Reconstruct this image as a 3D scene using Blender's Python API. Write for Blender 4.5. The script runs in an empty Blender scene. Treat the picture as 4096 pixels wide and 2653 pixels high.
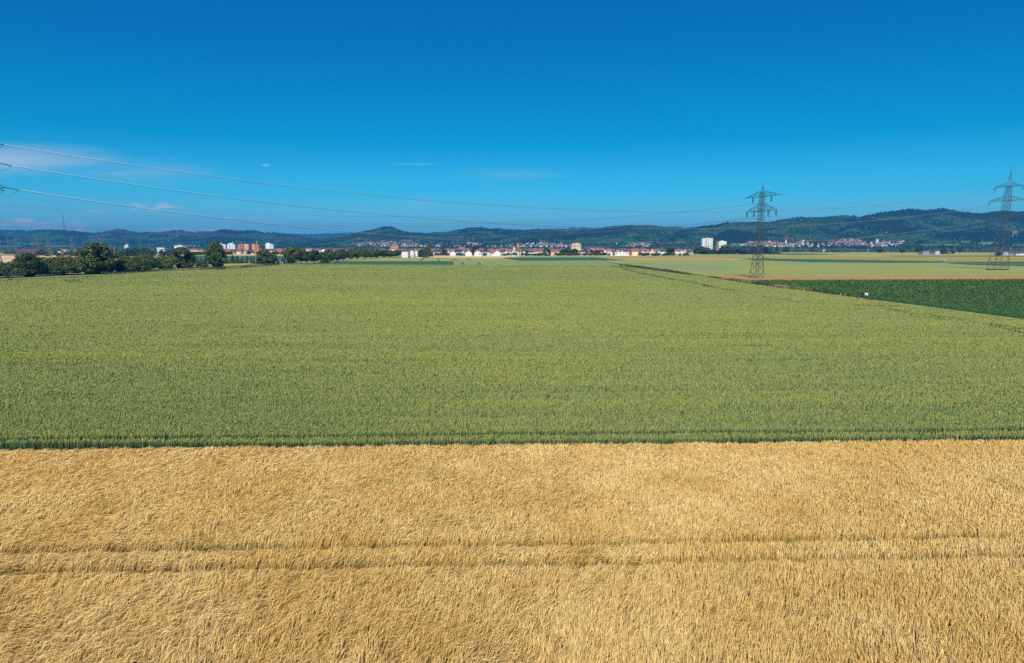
import bpy, math, random
import numpy as np
from mathutils import Vector, Matrix

# ---------------------------------------------------------------- camera, sky, sun, exposure
SC = bpy.context.scene
COL = SC.collection
F, CX, CY, H = 2730.0, 2048.0, 1536.0, 15.0      # focal length and principal point in photo pixels (the photo is cropped at its bottom), camera height in metres
PITCH = math.atan((CY - 990.0) / F)
SP, CP = math.sin(PITCH), math.cos(PITCH)
cam_d = bpy.data.cameras.new('camera')
cam_d.sensor_width = 36.0
cam_d.lens = 36.0 * F / 4096.0
cam_d.shift_y = (CY - 1326.5) / 4096.0
cam_d.clip_start = 0.5
cam_d.clip_end = 60000.0
cam = bpy.data.objects.new('camera', cam_d)
COL.objects.link(cam)
cam.location = (0, 0, H)
cam.rotation_euler = (math.pi / 2 - PITCH, 0, 0)
SC.camera = cam

SUN_EL, SUN_AZ = math.radians(47), math.radians(8)     # the sun stands behind the camera, a little to its left
world = bpy.data.worlds.new('World')
SC.world = world
world.use_nodes = True
nt = world.node_tree
nt.nodes.clear()
def N(t, kind, **kw):
    n = t.nodes.new(kind)
    for k, v in kw.items():
        setattr(n, k, v)
    return n
def ramp(t, pts, interp='LINEAR'):
    r = N(t, 'ShaderNodeValToRGB')
    r.color_ramp.interpolation = interp
    el = r.color_ramp.elements
    while len(el) < len(pts):
        el.new(0.5)
    for e, (p, c) in zip(el, pts):
        e.position = p
        e.color = (*c, 1) if len(c) == 3 else c
    return r
def mth(t, op, a, b=None, c=None, clamp=False):
    m = N(t, 'ShaderNodeMath', operation=op, use_clamp=clamp)
    for i, v in enumerate((a, b, c)):
        if v is None:
            continue
        if isinstance(v, (int, float)):
            m.inputs[i].default_value = v
        else:
            t.links.new(v, m.inputs[i])
    return m.outputs[0]
def mix(t, fac, a, b, blend='MIX'):
    m = N(t, 'ShaderNodeMix', data_type='RGBA', blend_type=blend)
    for i, v in ((0, fac), (6, a), (7, b)):
        if isinstance(v, (int, float)):
            m.inputs[i].default_value = v
        elif isinstance(v, tuple):
            m.inputs[i].default_value = (*v, 1) if len(v) == 3 else v
        else:
            t.links.new(v, m.inputs[i])
    return m.outputs[2]
SKY_TINT = [(0.0, (.30, .66, .80)), (0.03, (.27, .68, .90)), (0.07, (.085, .60, .87)), (0.14, (.001, .445, .685)), (0.24, (.002, .355, .66)), (0.34, (.001, .335, .68)), (1.0, (.02, .34, .85))]
SKY_GAIN = 1.45
sky = N(nt, 'ShaderNodeTexSky', sky_type='NISHITA', sun_disc=False)
sky.sun_elevation = SUN_EL
sky.sun_rotation = math.pi + SUN_AZ
sky.altitude = 100; sky.air_density = 1.0; sky.dust_density = 0.6; sky.ozone_density = 1.5
tc = N(nt, 'ShaderNodeTexCoord')
sx = N(nt, 'ShaderNodeSeparateXYZ')
nt.links.new(tc.outputs['Generated'], sx.inputs[0])
X, Y, Z = sx.outputs
rt = ramp(nt, SKY_TINT)
nt.links.new(Z, rt.inputs[0])
col = mix(nt, 1.0, sky.outputs[0], rt.outputs[0], 'MULTIPLY')
vm = N(nt, 'ShaderNodeVectorMath', operation='SCALE')
nt.links.new(col, vm.inputs[0]); vm.inputs['Scale'].default_value = SKY_GAIN
skycol = vm.outputs[0]
# clouds: (azimuth tangent, elevation tangent, half width, half height, strength, noise scale along, across)
az = mth(nt, 'DIVIDE', X, mth(nt, 'MAXIMUM', Y, 0.05))
el = mth(nt, 'DIVIDE', Z, mth(nt, 'MAXIMUM', Y, 0.05))
cloud = None
def cloud_patch(px, py, wx, wy, gain, sx_, sy_, thr, seed):
    global cloud
    v0 = (py - CY) / F; a0 = (px - CX) / F / (CP - v0 * SP); e0 = (-SP - v0 * CP) / (CP - v0 * SP)
    da = mth(nt, 'DIVIDE', mth(nt, 'SUBTRACT', az, a0), wx / F)
    de = mth(nt, 'DIVIDE', mth(nt, 'SUBTRACT', el, e0), wy / F)
    d2 = mth(nt, 'ADD', mth(nt, 'MULTIPLY', da, da), mth(nt, 'MULTIPLY', de, de))
    m = mth(nt, 'SUBTRACT', 1.0, d2, clamp=True)
    cv = N(nt, 'ShaderNodeCombineXYZ')
    nt.links.new(mth(nt, 'MULTIPLY', az, sx_), cv.inputs[0])
    nt.links.new(mth(nt, 'MULTIPLY', el, sy_), cv.inputs[1])
    cv.inputs[2].default_value = seed
    no = N(nt, 'ShaderNodeTexNoise')
    no.inputs['Scale'].default_value = 1.0; no.inputs['Detail'].default_value = 6; no.inputs['Roughness'].default_value = 0.6
    nt.links.new(cv.outputs[0], no.inputs['Vector'])
    v = mth(nt, 'MULTIPLY', mth(nt, 'SUBTRACT', mth(nt, 'ADD', no.outputs[0], mth(nt, 'MULTIPLY', m, 0.22)), thr, clamp=True), gain)
    v = mth(nt, 'MULTIPLY', v, m, clamp=True)
    cloud = v if cloud is None else mth(nt, 'MAXIMUM', cloud, v)
cloud_patch(30, 640, 520, 75, 1.7, 2.2, 22, 0.40, 1.0)
cloud_patch(560, 690, 480, 60, .8, 4, 60, 0.50, 2.0)
cloud_patch(1650, 658, 125, 6, .8, 9, 120, 0.42, 3.0)
cloud_patch(2030, 697, 280, 26, .55, 5, 90, 0.48, 4.0)
cloud_patch(1690, 815, 90, 45, .5, 14, 50, 0.50, 5.0)
cloud_patch(620, 826, 130, 26, 5.5, 42, 120, 0.60, 6.0)
cloud_patch(150, 897, 270, 30, 6.5, 30, 95, 0.56, 7.4)
cloud_patch(325, 912, 60, 30, 4.0, 55, 95, 0.56, 8.0)
cloud_patch(385, 850, 90, 18, 4.0, 50, 120, 0.60, 9.0)
cloud_patch(800, 925, 330, 30, 3.2, 38, 95, 0.60, 10.0)
cloud_patch(0, 915, 110, 34, 2.6, 34, 80, 0.54, 12.0)
cloud_patch(1065, 662, 26, 8, 1.2, 60, 110, 0.5, 11.0)
skycol = mix(nt, mth(nt, 'MULTIPLY', cloud, 0.8), skycol, (6.6, 7.0, 7.8))
bg = N(nt, 'ShaderNodeBackground')
bg.inputs['Strength'].default_value = 0.1
nt.links.new(skycol, bg.inputs[0])
out = N(nt, 'ShaderNodeOutputWorld')
nt.links.new(bg.outputs[0], out.inputs[0])

sun_d = bpy.data.lights.new('sun', 'SUN')
sun_d.energy = 4.8
sun_d.angle = math.radians(0.53)
sun_d.color = (1.0, 0.93, 0.82)
sun = bpy.data.objects.new('sun', sun_d)
COL.objects.link(sun)
sv = Vector((math.sin(SUN_AZ) * math.cos(SUN_EL), math.cos(SUN_AZ) * math.cos(SUN_EL), -math.sin(SUN_EL)))   # light travels this way
sun.rotation_euler = sv.to_track_quat('-Z', 'Y').to_euler()
sun.location = (-100, -200, 300)

SC.view_settings.view_transform = 'Standard'
SC.view_settings.look = 'None'
SC.view_settings.exposure = 0.0
SC.view_settings.gamma = 1.0
SC.cycles.use_denoising = False
SC.cycles.max_bounces = 4
SC.cycles.diffuse_bounces = 2
SC.cycles.glossy_bounces = 1
SC.cycles.transmission_bounces = 2
SC.cycles.volume_bounces = 0
SC.cycles.transparent_max_bounces = 4
SC.cycles.caustics_reflective = False
SC.cycles.caustics_refractive = False

# ---------------------------------------------------------------- helpers
random.seed(7)
rng = np.random.default_rng(7)

def ground(px, py, z=0.0):
    """The point at height z that the photo shows at a pixel."""
    u = (px - CX) / F; v = (py - CY) / F
    dy = CP - v * SP; dz = -SP - v * CP
    t = (z - H) / dz
    return Vector((u * t, dy * t, z))
def at(px, py, yd):
    """The point at distance yd that the photo shows at a pixel."""
    u = (px - CX) / F; v = (py - CY) / F
    dy = CP - v * SP; dz = -SP - v * CP
    t = yd / dy
    return Vector((u * t, yd, H + dz * t))
def proj(P):
    P = np.asarray(P, float)
    zc = P[..., 1] * CP + (H - P[..., 2]) * SP
    v = (H - P[..., 2]) * CP - P[..., 1] * SP
    return CX + F * P[..., 0] / zc, CY + F * v / zc

def hsh(ix, iy, s):
    n = (ix.astype(np.int64) * 374761393 + iy.astype(np.int64) * 668265263 + s * 974711) & 0x7fffffff
    n = ((n ^ (n >> 13)) * 1274126177) & 0x7fffffff
    return ((n ^ (n >> 16)) & 0xffff) / 65535.0
def vnoise(x, y, s=0):
    x = np.asarray(x, float); y = np.asarray(y, float)
    ix = np.floor(x); iy = np.floor(y)
    fx = x - ix; fy = y - iy
    fx = fx * fx * (3 - 2 * fx); fy = fy * fy * (3 - 2 * fy)
    a = hsh(ix, iy, s); b = hsh(ix + 1, iy, s); c = hsh(ix, iy + 1, s); d = hsh(ix + 1, iy + 1, s)
    return (a + (b - a) * fx) * (1 - fy) + (c + (d - c) * fx) * fy
def fnoise(x, y, s=0, o=3):
    r = 0; a = .5
    for k in range(o):
        r = r + a * vnoise(np.asarray(x) * 2 ** k, np.asarray(y) * 2 ** k, s + k); a *= .5
    return r / (1 - .5 ** o)

def tag(o, label=None, cat=None, group=None, kind=None):
    if label: o['label'] = label
    if cat: o['category'] = cat
    if group: o['group'] = group
    if kind: o['kind'] = kind
    return o
def link(name, me, parent=None, loc=None):
    o = bpy.data.objects.new(name, me)
    COL.objects.link(o)
    if parent is not None: o.parent = parent
    if loc is not None: o.location = loc
    return o
def empty(name, loc, rz=0.0):
    o = bpy.data.objects.new(name, None)
    COL.objects.link(o)
    o.empty_display_size = 0.5
    o.location = loc; o.rotation_euler = (0, 0, rz)
    return o
def np_mesh(name, V, faces, mats, mi=None, cols=None, smooth=False):
    """Mesh from arrays: faces is an (M,k) array or a list of such arrays."""
    if not isinstance(faces, list): faces = [faces]
    faces = [np.asarray(f, np.int32) for f in faces if len(f)]
    me = bpy.data.meshes.new(name)
    V = np.asarray(V, np.float32)
    me.vertices.add(len(V)); me.vertices.foreach_set('co', V.ravel())
    loops = np.concatenate([f.ravel() for f in faces])
    tot = np.concatenate([np.full(len(f), f.shape[1], np.int32) for f in faces])
    start = np.concatenate([[0], np.cumsum(tot)[:-1]]).astype(np.int32)
    me.loops.add(len(loops)); me.loops.foreach_set('vertex_index', loops)
    me.polygons.add(len(tot)); me.polygons.foreach_set('loop_start', start)
    try: me.polygons.foreach_set('loop_total', tot)
    except Exception: pass
    if mi is not None: me.polygons.foreach_set('material_index', np.asarray(mi, np.int32))
    if smooth: me.polygons.foreach_set('use_smooth', np.ones(len(tot), bool))
    for m in mats: me.materials.append(m)
    if cols is not None:
        ca = me.color_attributes.new('Col', 'FLOAT_COLOR', 'POINT')
        c = np.ones((len(V), 4), np.float32); c[:, :3] = cols
        ca.data.foreach_set('color', c.ravel())
    me.update(calc_edges=True)
    return me
class MB:
    """Collects boxes, bars and prisms; build() makes ONE mesh object."""
    def __init__(s): s.v = []; s.f = []; s.m = []
    def add(s, vs, fs, m=0):
        b = len(s.v); s.v += [tuple(p) for p in vs]
        for f in fs: s.f.append(tuple(i + b for i in f)); s.m.append(m)
    def box(s, x0, x1, y0, y1, z0, z1, m=0):
        s.add([(x0, y0, z0), (x1, y0, z0), (x1, y1, z0), (x0, y1, z0), (x0, y0, z1), (x1, y0, z1), (x1, y1, z1), (x0, y1, z1)],
              [(0, 3, 2, 1), (4, 5, 6, 7), (0, 1, 5, 4), (1, 2, 6, 5), (2, 3, 7, 6), (3, 0, 4, 7)], m)
    def bar(s, a, b, r, m=0, r2=None, n=4):
        a = Vector(a); b = Vector(b); r2 = r if r2 is None else r2
        d = (b - a)
        if d.length < 1e-6: return
        d.normalize()
        u = d.cross(Vector((0, 0, 1)) if abs(d.z) < .9 else Vector((1, 0, 0))).normalized(); w = d.cross(u)
        vs = []
        for p, rr in ((a, r), (b, r2)):
            for k in range(n):
                an = 2 * math.pi * (k + .5) / n
                vs.append(p + (u * math.cos(an) + w * math.sin(an)) * rr)
        fs = [(k, (k + 1) % n, n + (k + 1) % n, n + k) for k in range(n)] + [tuple(range(n))[::-1], tuple(range(n, 2 * n))]
        s.add(vs, fs, m)
    def mesh(s, name, mats):
        me = bpy.data.meshes.new(name)
        me.from_pydata(s.v, [], s.f)
        for m in mats: me.materials.append(m)
        me.polygons.foreach_set('material_index', s.m)
        me.update()
        return me
    def build(s, name, mats, parent=None, loc=None):
        return link(name, s.mesh(name, mats if isinstance(mats, (list, tuple)) else [mats]), parent, loc)

# ---------------------------------------------------------------- materials
def mat(name, base=(.5, .5, .5), rough=.75, metal=0.0, noise=None, attr=False, island=0.0, objrand=0.0, objcol=False, transl=0.0, bump=0.0, bscale=1.0, spec=.3):
    """noise: list of (scale, detail, colour, low, high, stretch) layers blended over the base colour in object space."""
    m = bpy.data.materials.new(name); m.use_nodes = True
    t = m.node_tree; t.nodes.clear()
    o = N(t, 'ShaderNodeOutputMaterial')
    b = N(t, 'ShaderNodeBsdfPrincipled')
    b.inputs['Roughness'].default_value = rough; b.inputs['Metallic'].default_value = metal
    b.inputs['Specular IOR Level'].default_value = spec
    if attr:
        at_ = N(t, 'ShaderNodeAttribute', attribute_name='Col'); c = at_.outputs['Color']
    else:
        rgb = N(t, 'ShaderNodeRGB'); rgb.outputs[0].default_value = (*base, 1); c = rgb.outputs[0]
    if objcol:
        oi = N(t, 'ShaderNodeObjectInfo'); c = mix(t, 1.0, c, oi.outputs['Color'], 'MULTIPLY')
    co = N(t, 'ShaderNodeTexCoord')
    for (sc, det, cc, lo, hi, st) in (noise or []):
        mp = N(t, 'ShaderNodeMapping'); mp.inputs['Scale'].default_value = st
        t.links.new(co.outputs['Object'], mp.inputs[0])
        no = N(t, 'ShaderNodeTexNoise'); no.inputs['Scale'].default_value = sc; no.inputs['Detail'].default_value = det
        no.inputs['Roughness'].default_value = .6
        t.links.new(mp.outputs[0], no.inputs['Vector'])
        mr = N(t, 'ShaderNodeMapRange'); mr.inputs[1].default_value = lo; mr.inputs[2].default_value = hi
        t.links.new(no.outputs[0], mr.inputs[0])
        c = mix(t, mr.outputs[0], c, cc)
    def vary(val, amt, c):
        hs = N(t, 'ShaderNodeHueSaturation')
        mr = N(t, 'ShaderNodeMapRange'); mr.inputs[3].default_value = 1 - amt; mr.inputs[4].default_value = 1 + amt
        t.links.new(val, mr.inputs[0]); t.links.new(mr.outputs[0], hs.inputs['Value']); t.links.new(c, hs.inputs['Color'])
        return hs.outputs[0]
    if island:
        g = N(t, 'ShaderNodeNewGeometry'); c = vary(g.outputs['Random Per Island'], island, c)
    if objrand:
        oi = N(t, 'ShaderNodeObjectInfo'); c = vary(oi.outputs['Random'], objrand, c)
    t.links.new(c, b.inputs['Base Color'])
    if bump:
        no = N(t, 'ShaderNodeTexNoise'); no.inputs['Scale'].default_value = bscale; no.inputs['Detail'].default_value = 5
        t.links.new(co.outputs['Object'], no.inputs['Vector'])
        bp = N(t, 'ShaderNodeBump'); bp.inputs['Strength'].default_value = 1.0; bp.inputs['Distance'].default_value = bump
        t.links.new(no.outputs[0], bp.inputs['Height']); t.links.new(bp.outputs[0], b.inputs['Normal'])
    if transl:
        tr = N(t, 'ShaderNodeBsdfTranslucent'); t.links.new(c, tr.inputs[0])
        ms = N(t, 'ShaderNodeMixShader'); ms.inputs[0].default_value = transl
        t.links.new(b.outputs[0], ms.inputs[1]); t.links.new(tr.outputs[0], ms.inputs[2])
        t.links.new(ms.outputs[0], o.inputs[0])
    else:
        t.links.new(b.outputs[0], o.inputs[0])
    return m
ONE = (1, 1, 1)
M = {}
M['soil'] = mat('soil', (.26, .27, .075), noise=[(.004, 4, (.40, .33, .11), .48, .62, (.4, 1, 1)), (.02, 6, (.18, .20, .06), .45, .7, ONE)])
M['bare_soil'] = mat('bare_soil', (.12, .10, .07), noise=[(.05, 5, (.16, .13, .09), .4, .7, ONE)])
M['barley_floor'] = mat('barley_floor', (.20, .13, .03), noise=[(2.0, 6, (.16, .10, .03), .45, .65, ONE)], bump=.3, bscale=3)
M['barley'] = mat('barley', attr=True, island=.22, rough=.55, transl=.18)
M['wheat_floor'] = mat('wheat_floor', (.05, .085, .045), noise=[(1.5, 6, (.05, .085, .035), .45, .65, ONE)], bump=.3, bscale=2)
M['wheat'] = mat('wheat', attr=True, island=.15, rough=.6, transl=.15)
M['leafcrop'] = mat('leafcrop', attr=True, island=.35, rough=.5, transl=.15)
def crop(name, a, b, c=None, bump=.25, st=(.3, 1, 1)):
    ns = [(.03, 6, b, .40, .62, st), (.5, 4, tuple(x * .8 for x in a), .5, .75, (.4, 1, 1))]
    if c: ns.append((.012, 5, c, .5, .64, st))
    return mat(name, a, noise=ns, bump=bump, bscale=1.2, rough=.85)
M['straw'] = crop('straw', (.80, .58, .28), (.74, .52, .24))
M['gold'] = crop('gold', (.47, .28, .075), (.42, .245, .065))
M['tan'] = crop('tan', (.54, .34, .12), (.48, .30, .10))
M['yellowgreen'] = crop('yellowgreen', (.37, .375, .06), (.32, .35, .06))
M['palegreen'] = crop('palegreen', (.33, .355, .075), (.28, .34, .095), (.36, .36, .06))
M['bluegreen'] = crop('bluegreen', (.25, .33, .115), (.27, .34, .10), (.23, .31, .12))
M['darkgreen'] = crop('darkgreen', (.045, .125, .045), (.055, .14, .05))
M['olive'] = crop('olive', (.42, .34, .04), (.32, .28, .035))
M['paleyellow'] = crop('paleyellow', (.45, .39, .095), (.40, .36, .09), (.34, .34, .08))
M['verge'] = crop('verge', (.055, .075, .022), (.10, .10, .03), (.20, .16, .06))
M['track'] = mat('track', (.05, .075, .03))
M['asphalt'] = mat('asphalt', (.22, .22, .20), noise=[(.2, 5, (.17, .17, .16), .4, .7, ONE)])
M['path'] = mat('path', (.30, .28, .22), noise=[(.2, 5, (.22, .20, .14), .4, .7, ONE)])
M['hill'] = mat('hill', attr=True, rough=.9, noise=[(.004, 6, (.02, .055, .02), .5, .7, ONE)])
M['forest'] = mat('forest', attr=True, island=.45, rough=.9)
M['leaf'] = mat('leaf', attr=True, objcol=True, island=.35, rough=.55, transl=.2)
M['bark'] = mat('bark', (.07, .055, .04), noise=[(3, 5, (.12, .10, .08), .4, .7, ONE)])
M['steel'] = mat('steel', (.12, .145, .15), rough=.5, metal=.3, noise=[(.5, 4, (.065, .085, .09), .4, .7, ONE)])
M['dark_steel'] = mat('dark_steel', (.05, .07, .08), rough=.5, metal=.3)
M['rusty_steel'] = mat('rusty_steel', (.23, .17, .14), rough=.6, metal=.2, noise=[(.2, 4, (.14, .14, .13), .4, .7, ONE)])
M['red_paint'] = mat('red_paint', (.50, .06, .08), noise=[(.3, 4, (.42, .07, .08), .4, .7, ONE)])
M['insulator'] = mat('insulator', (.05, .06, .075), rough=.3)
M['aluminium'] = mat('aluminium', (.80, .76, .78), rough=.38, metal=1.0)
M['dull_wire'] = mat('dull_wire', (.13, .16, .18), rough=.5, metal=.3)
M['white_wall'] = mat('white_wall', (.80, .80, .78), objcol=True, noise=[(.15, 5, (.70, .70, .68), .5, .8, ONE)])
M['cream_wall'] = mat('cream_wall', (.74, .62, .42), noise=[(.15, 5, (.66, .55, .38), .5, .8, ONE)])
M['yellow_wall'] = mat('yellow_wall', (.80, .52, .12), noise=[(.15, 5, (.70, .45, .12), .5, .8, ONE)])
M['pale_yellow_wall'] = mat('pale_yellow_wall', (.80, .72, .42), noise=[(.15, 5, (.7, .62, .36), .5, .8, ONE)])
M['orange_wall'] = mat('orange_wall', (.62, .29, .10), noise=[(.15, 5, (.54, .26, .10), .5, .8, ONE)])
M['beige_wall'] = mat('beige_wall', (.66, .44, .26), noise=[(.15, 5, (.56, .36, .22), .5, .8, ONE)])
M['blue_wall'] = mat('blue_wall', (.45, .62, .80), noise=[(.15, 5, (.40, .55, .72), .5, .8, ONE)])
M['grey_wall'] = mat('grey_wall', (.50, .50, .54), noise=[(.15, 5, (.42, .42, .46), .5, .8, ONE)])
M['barn_wall'] = mat('barn_wall', (.30, .32, .40), noise=[(.4, 5, (.24, .26, .34), .45, .7, (1, 1, .1))])
M['brick'] = mat('brick', (.32, .14, .11), noise=[(.6, 5, (.25, .11, .09), .45, .7, ONE)])
M['castle_stone'] = mat('castle_stone', (.50, .25, .20), noise=[(.3, 5, (.38, .20, .16), .45, .7, ONE)])
M['red_roof'] = mat('red_roof', (.34, .10, .06), objrand=.25, noise=[(.5, 5, (.25, .085, .055), .45, .7, ONE)])
M['orange_roof'] = mat('orange_roof', (.42, .13, .06), objrand=.2, noise=[(.5, 5, (.33, .11, .06), .45, .7, ONE)])
M['brown_roof'] = mat('brown_roof', (.15, .075, .065), objrand=.3, noise=[(.5, 5, (.11, .06, .055), .45, .7, ONE)])
M['dark_roof'] = mat('dark_roof', (.07, .07, .085), objrand=.3, noise=[(.5, 5, (.05, .05, .065), .45, .7, ONE)])
M['barn_red'] = mat('barn_red', (.24, .05, .065), noise=[(.2, 5, (.19, .045, .055), .45, .7, ONE)])
M['window'] = mat('window', (.03, .04, .06), rough=.15, spec=.6)
M['balcony'] = mat('balcony', (.10, .09, .10))
M['slate_dome'] = mat('slate_dome', (.035, .04, .055), rough=.4)
M['concrete'] = mat('concrete', (.42, .44, .46), noise=[(1, 5, (.34, .36, .38), .45, .7, ONE)])
M['white_paint'] = mat('white_paint', (.82, .82, .82), rough=.4)
M['blue_plastic'] = mat('blue_plastic', (.01, .22, .55), rough=.35, noise=[(2, 4, (.01, .18, .48), .45, .7, ONE)])
M['navy'] = mat('navy', (.025, .035, .075), rough=.4)
M['orange_paint'] = mat('orange_paint', (.75, .25, .03), rough=.5)
M['yellow_paint'] = mat('yellow_paint', (.80, .60, .12), rough=.5)
M['tyre'] = mat('tyre', (.02, .02, .02), rough=.8)
M['car_white'] = mat('car_white', (.80, .81, .84), rough=.25, spec=.5)
M['glass'] = mat('glass', (.02, .03, .04), rough=.05, spec=.7)
M['skin'] = mat('skin', (.50, .32, .24))
M['dark_cloth'] = mat('dark_cloth', (.025, .03, .035))
M['fur'] = mat('fur', (.40, .15, .06), noise=[(6, 4, (.30, .11, .05), .45, .7, ONE)])
M['wood'] = mat('wood', (.45, .30, .15), noise=[(2, 4, (.35, .22, .10), .45, .7, ONE)])

# ---------------------------------------------------------------- ground and fields
gm = bpy.data.meshes.new('ground')
gm.from_pydata([(-13900, -110, 0), (13900, -110, 0), (13900, 14500, 0), (-13900, 14500, 0)], [], [(0, 1, 2, 3)])
gm.materials.append(M['soil'])
tag(link('ground', gm), 'flat farmland ground under the fields', 'ground', kind='structure')

def inpoly(px, py, poly):
    px = np.asarray(px); py = np.asarray(py); r = np.zeros(px.shape, bool)
    n = len(poly)
    for i in range(n):
        x0, y0 = poly[i][0], poly[i][1]; x1, y1 = poly[(i + 1) % n][0], poly[(i + 1) % n][1]
        if y0 == y1: continue
        c = ((y0 > py) != (y1 > py)) & (px < (x1 - x0) * (py - y0) / (y1 - y0) + x0)
        r ^= c
    return r
def slab(name, pts, h, m, label, cat='field', world_pts=False, kind='structure'):
    P = [Vector((p[0], p[1], h)) for p in pts] if world_pts else [ground(p[0], p[1], h) for p in pts]
    n = len(P)
    vs = [tuple(p) for p in P] + [(p.x, p.y, 0.004) for p in P]
    fs = [tuple(range(n))] + [(i, n + i, n + (i + 1) % n, (i + 1) % n) for i in range(n)]
    me = bpy.data.meshes.new(name); me.from_pydata(vs, [], fs); me.materials.append(M[m])
    me.validate(); me.update()
    import bmesh
    bm = bmesh.new(); bm.from_mesh(me); bmesh.ops.recalc_face_normals(bm, faces=bm.faces)
    bmesh.ops.triangulate(bm, faces=[f for f in bm.faces if len(f.verts) > 4]); bm.to_mesh(me); bm.free()
    o = link(name, me)
    return tag(o, label, cat, kind=kind)

WHEAT_POLY = [(0, 1119), (100, 1114), (250, 1106.5), (512, 1094), (700, 1081.5), (900, 1077), (1000, 1070), (1130, 1057.5), (1400, 1058), (1812, 1059), (2100, 1060), (2400, 1060.5),
              (2480, 1064), (2665, 1087), (2850, 1111), (3000, 1135), (3250, 1167), (3490, 1199), (3800, 1238), (4096, 1277), (4500, 1335)]
SL = .037                                   # the field edges run at this slope across the view
WW = [ground(x, y, .8) for x, y in WHEAT_POLY]
WHEAT_W = [(p.x, p.y) for p in WW] + [(120, 48.6 + 120 * SL), (-150, 48.6 - 150 * SL), (-260, 175), (WW[0].x - 90, WW[0].y + 15)]
slab('wheat_field', WHEAT_W, .20, 'wheat_floor', 'wide field of unripe green wheat behind the golden barley', world_pts=True)
slab('barley_field', [(-80, 10), (80, 10), (80, 47.6 + 80 * SL), (-80, 47.6 - 80 * SL)], .34, 'barley_floor', 'golden ripe barley field at the very front', world_pts=True)
POTATO = [(2940, 1124), (3000, 1122.5), (3400, 1121.5), (4096, 1118.5), (4500, 1117), (4500, 1322), (4096, 1271), (3800, 1233), (3490, 1194), (3250, 1162), (3080, 1137)]
PW = [ground(x, y, .3) for x, y in POTATO]
POTATO_W = [(p.x, p.y) for p in PW]
slab('potato_field', POTATO_W, .16, 'darkgreen', 'dark green leafy crop field', world_pts=True)
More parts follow.
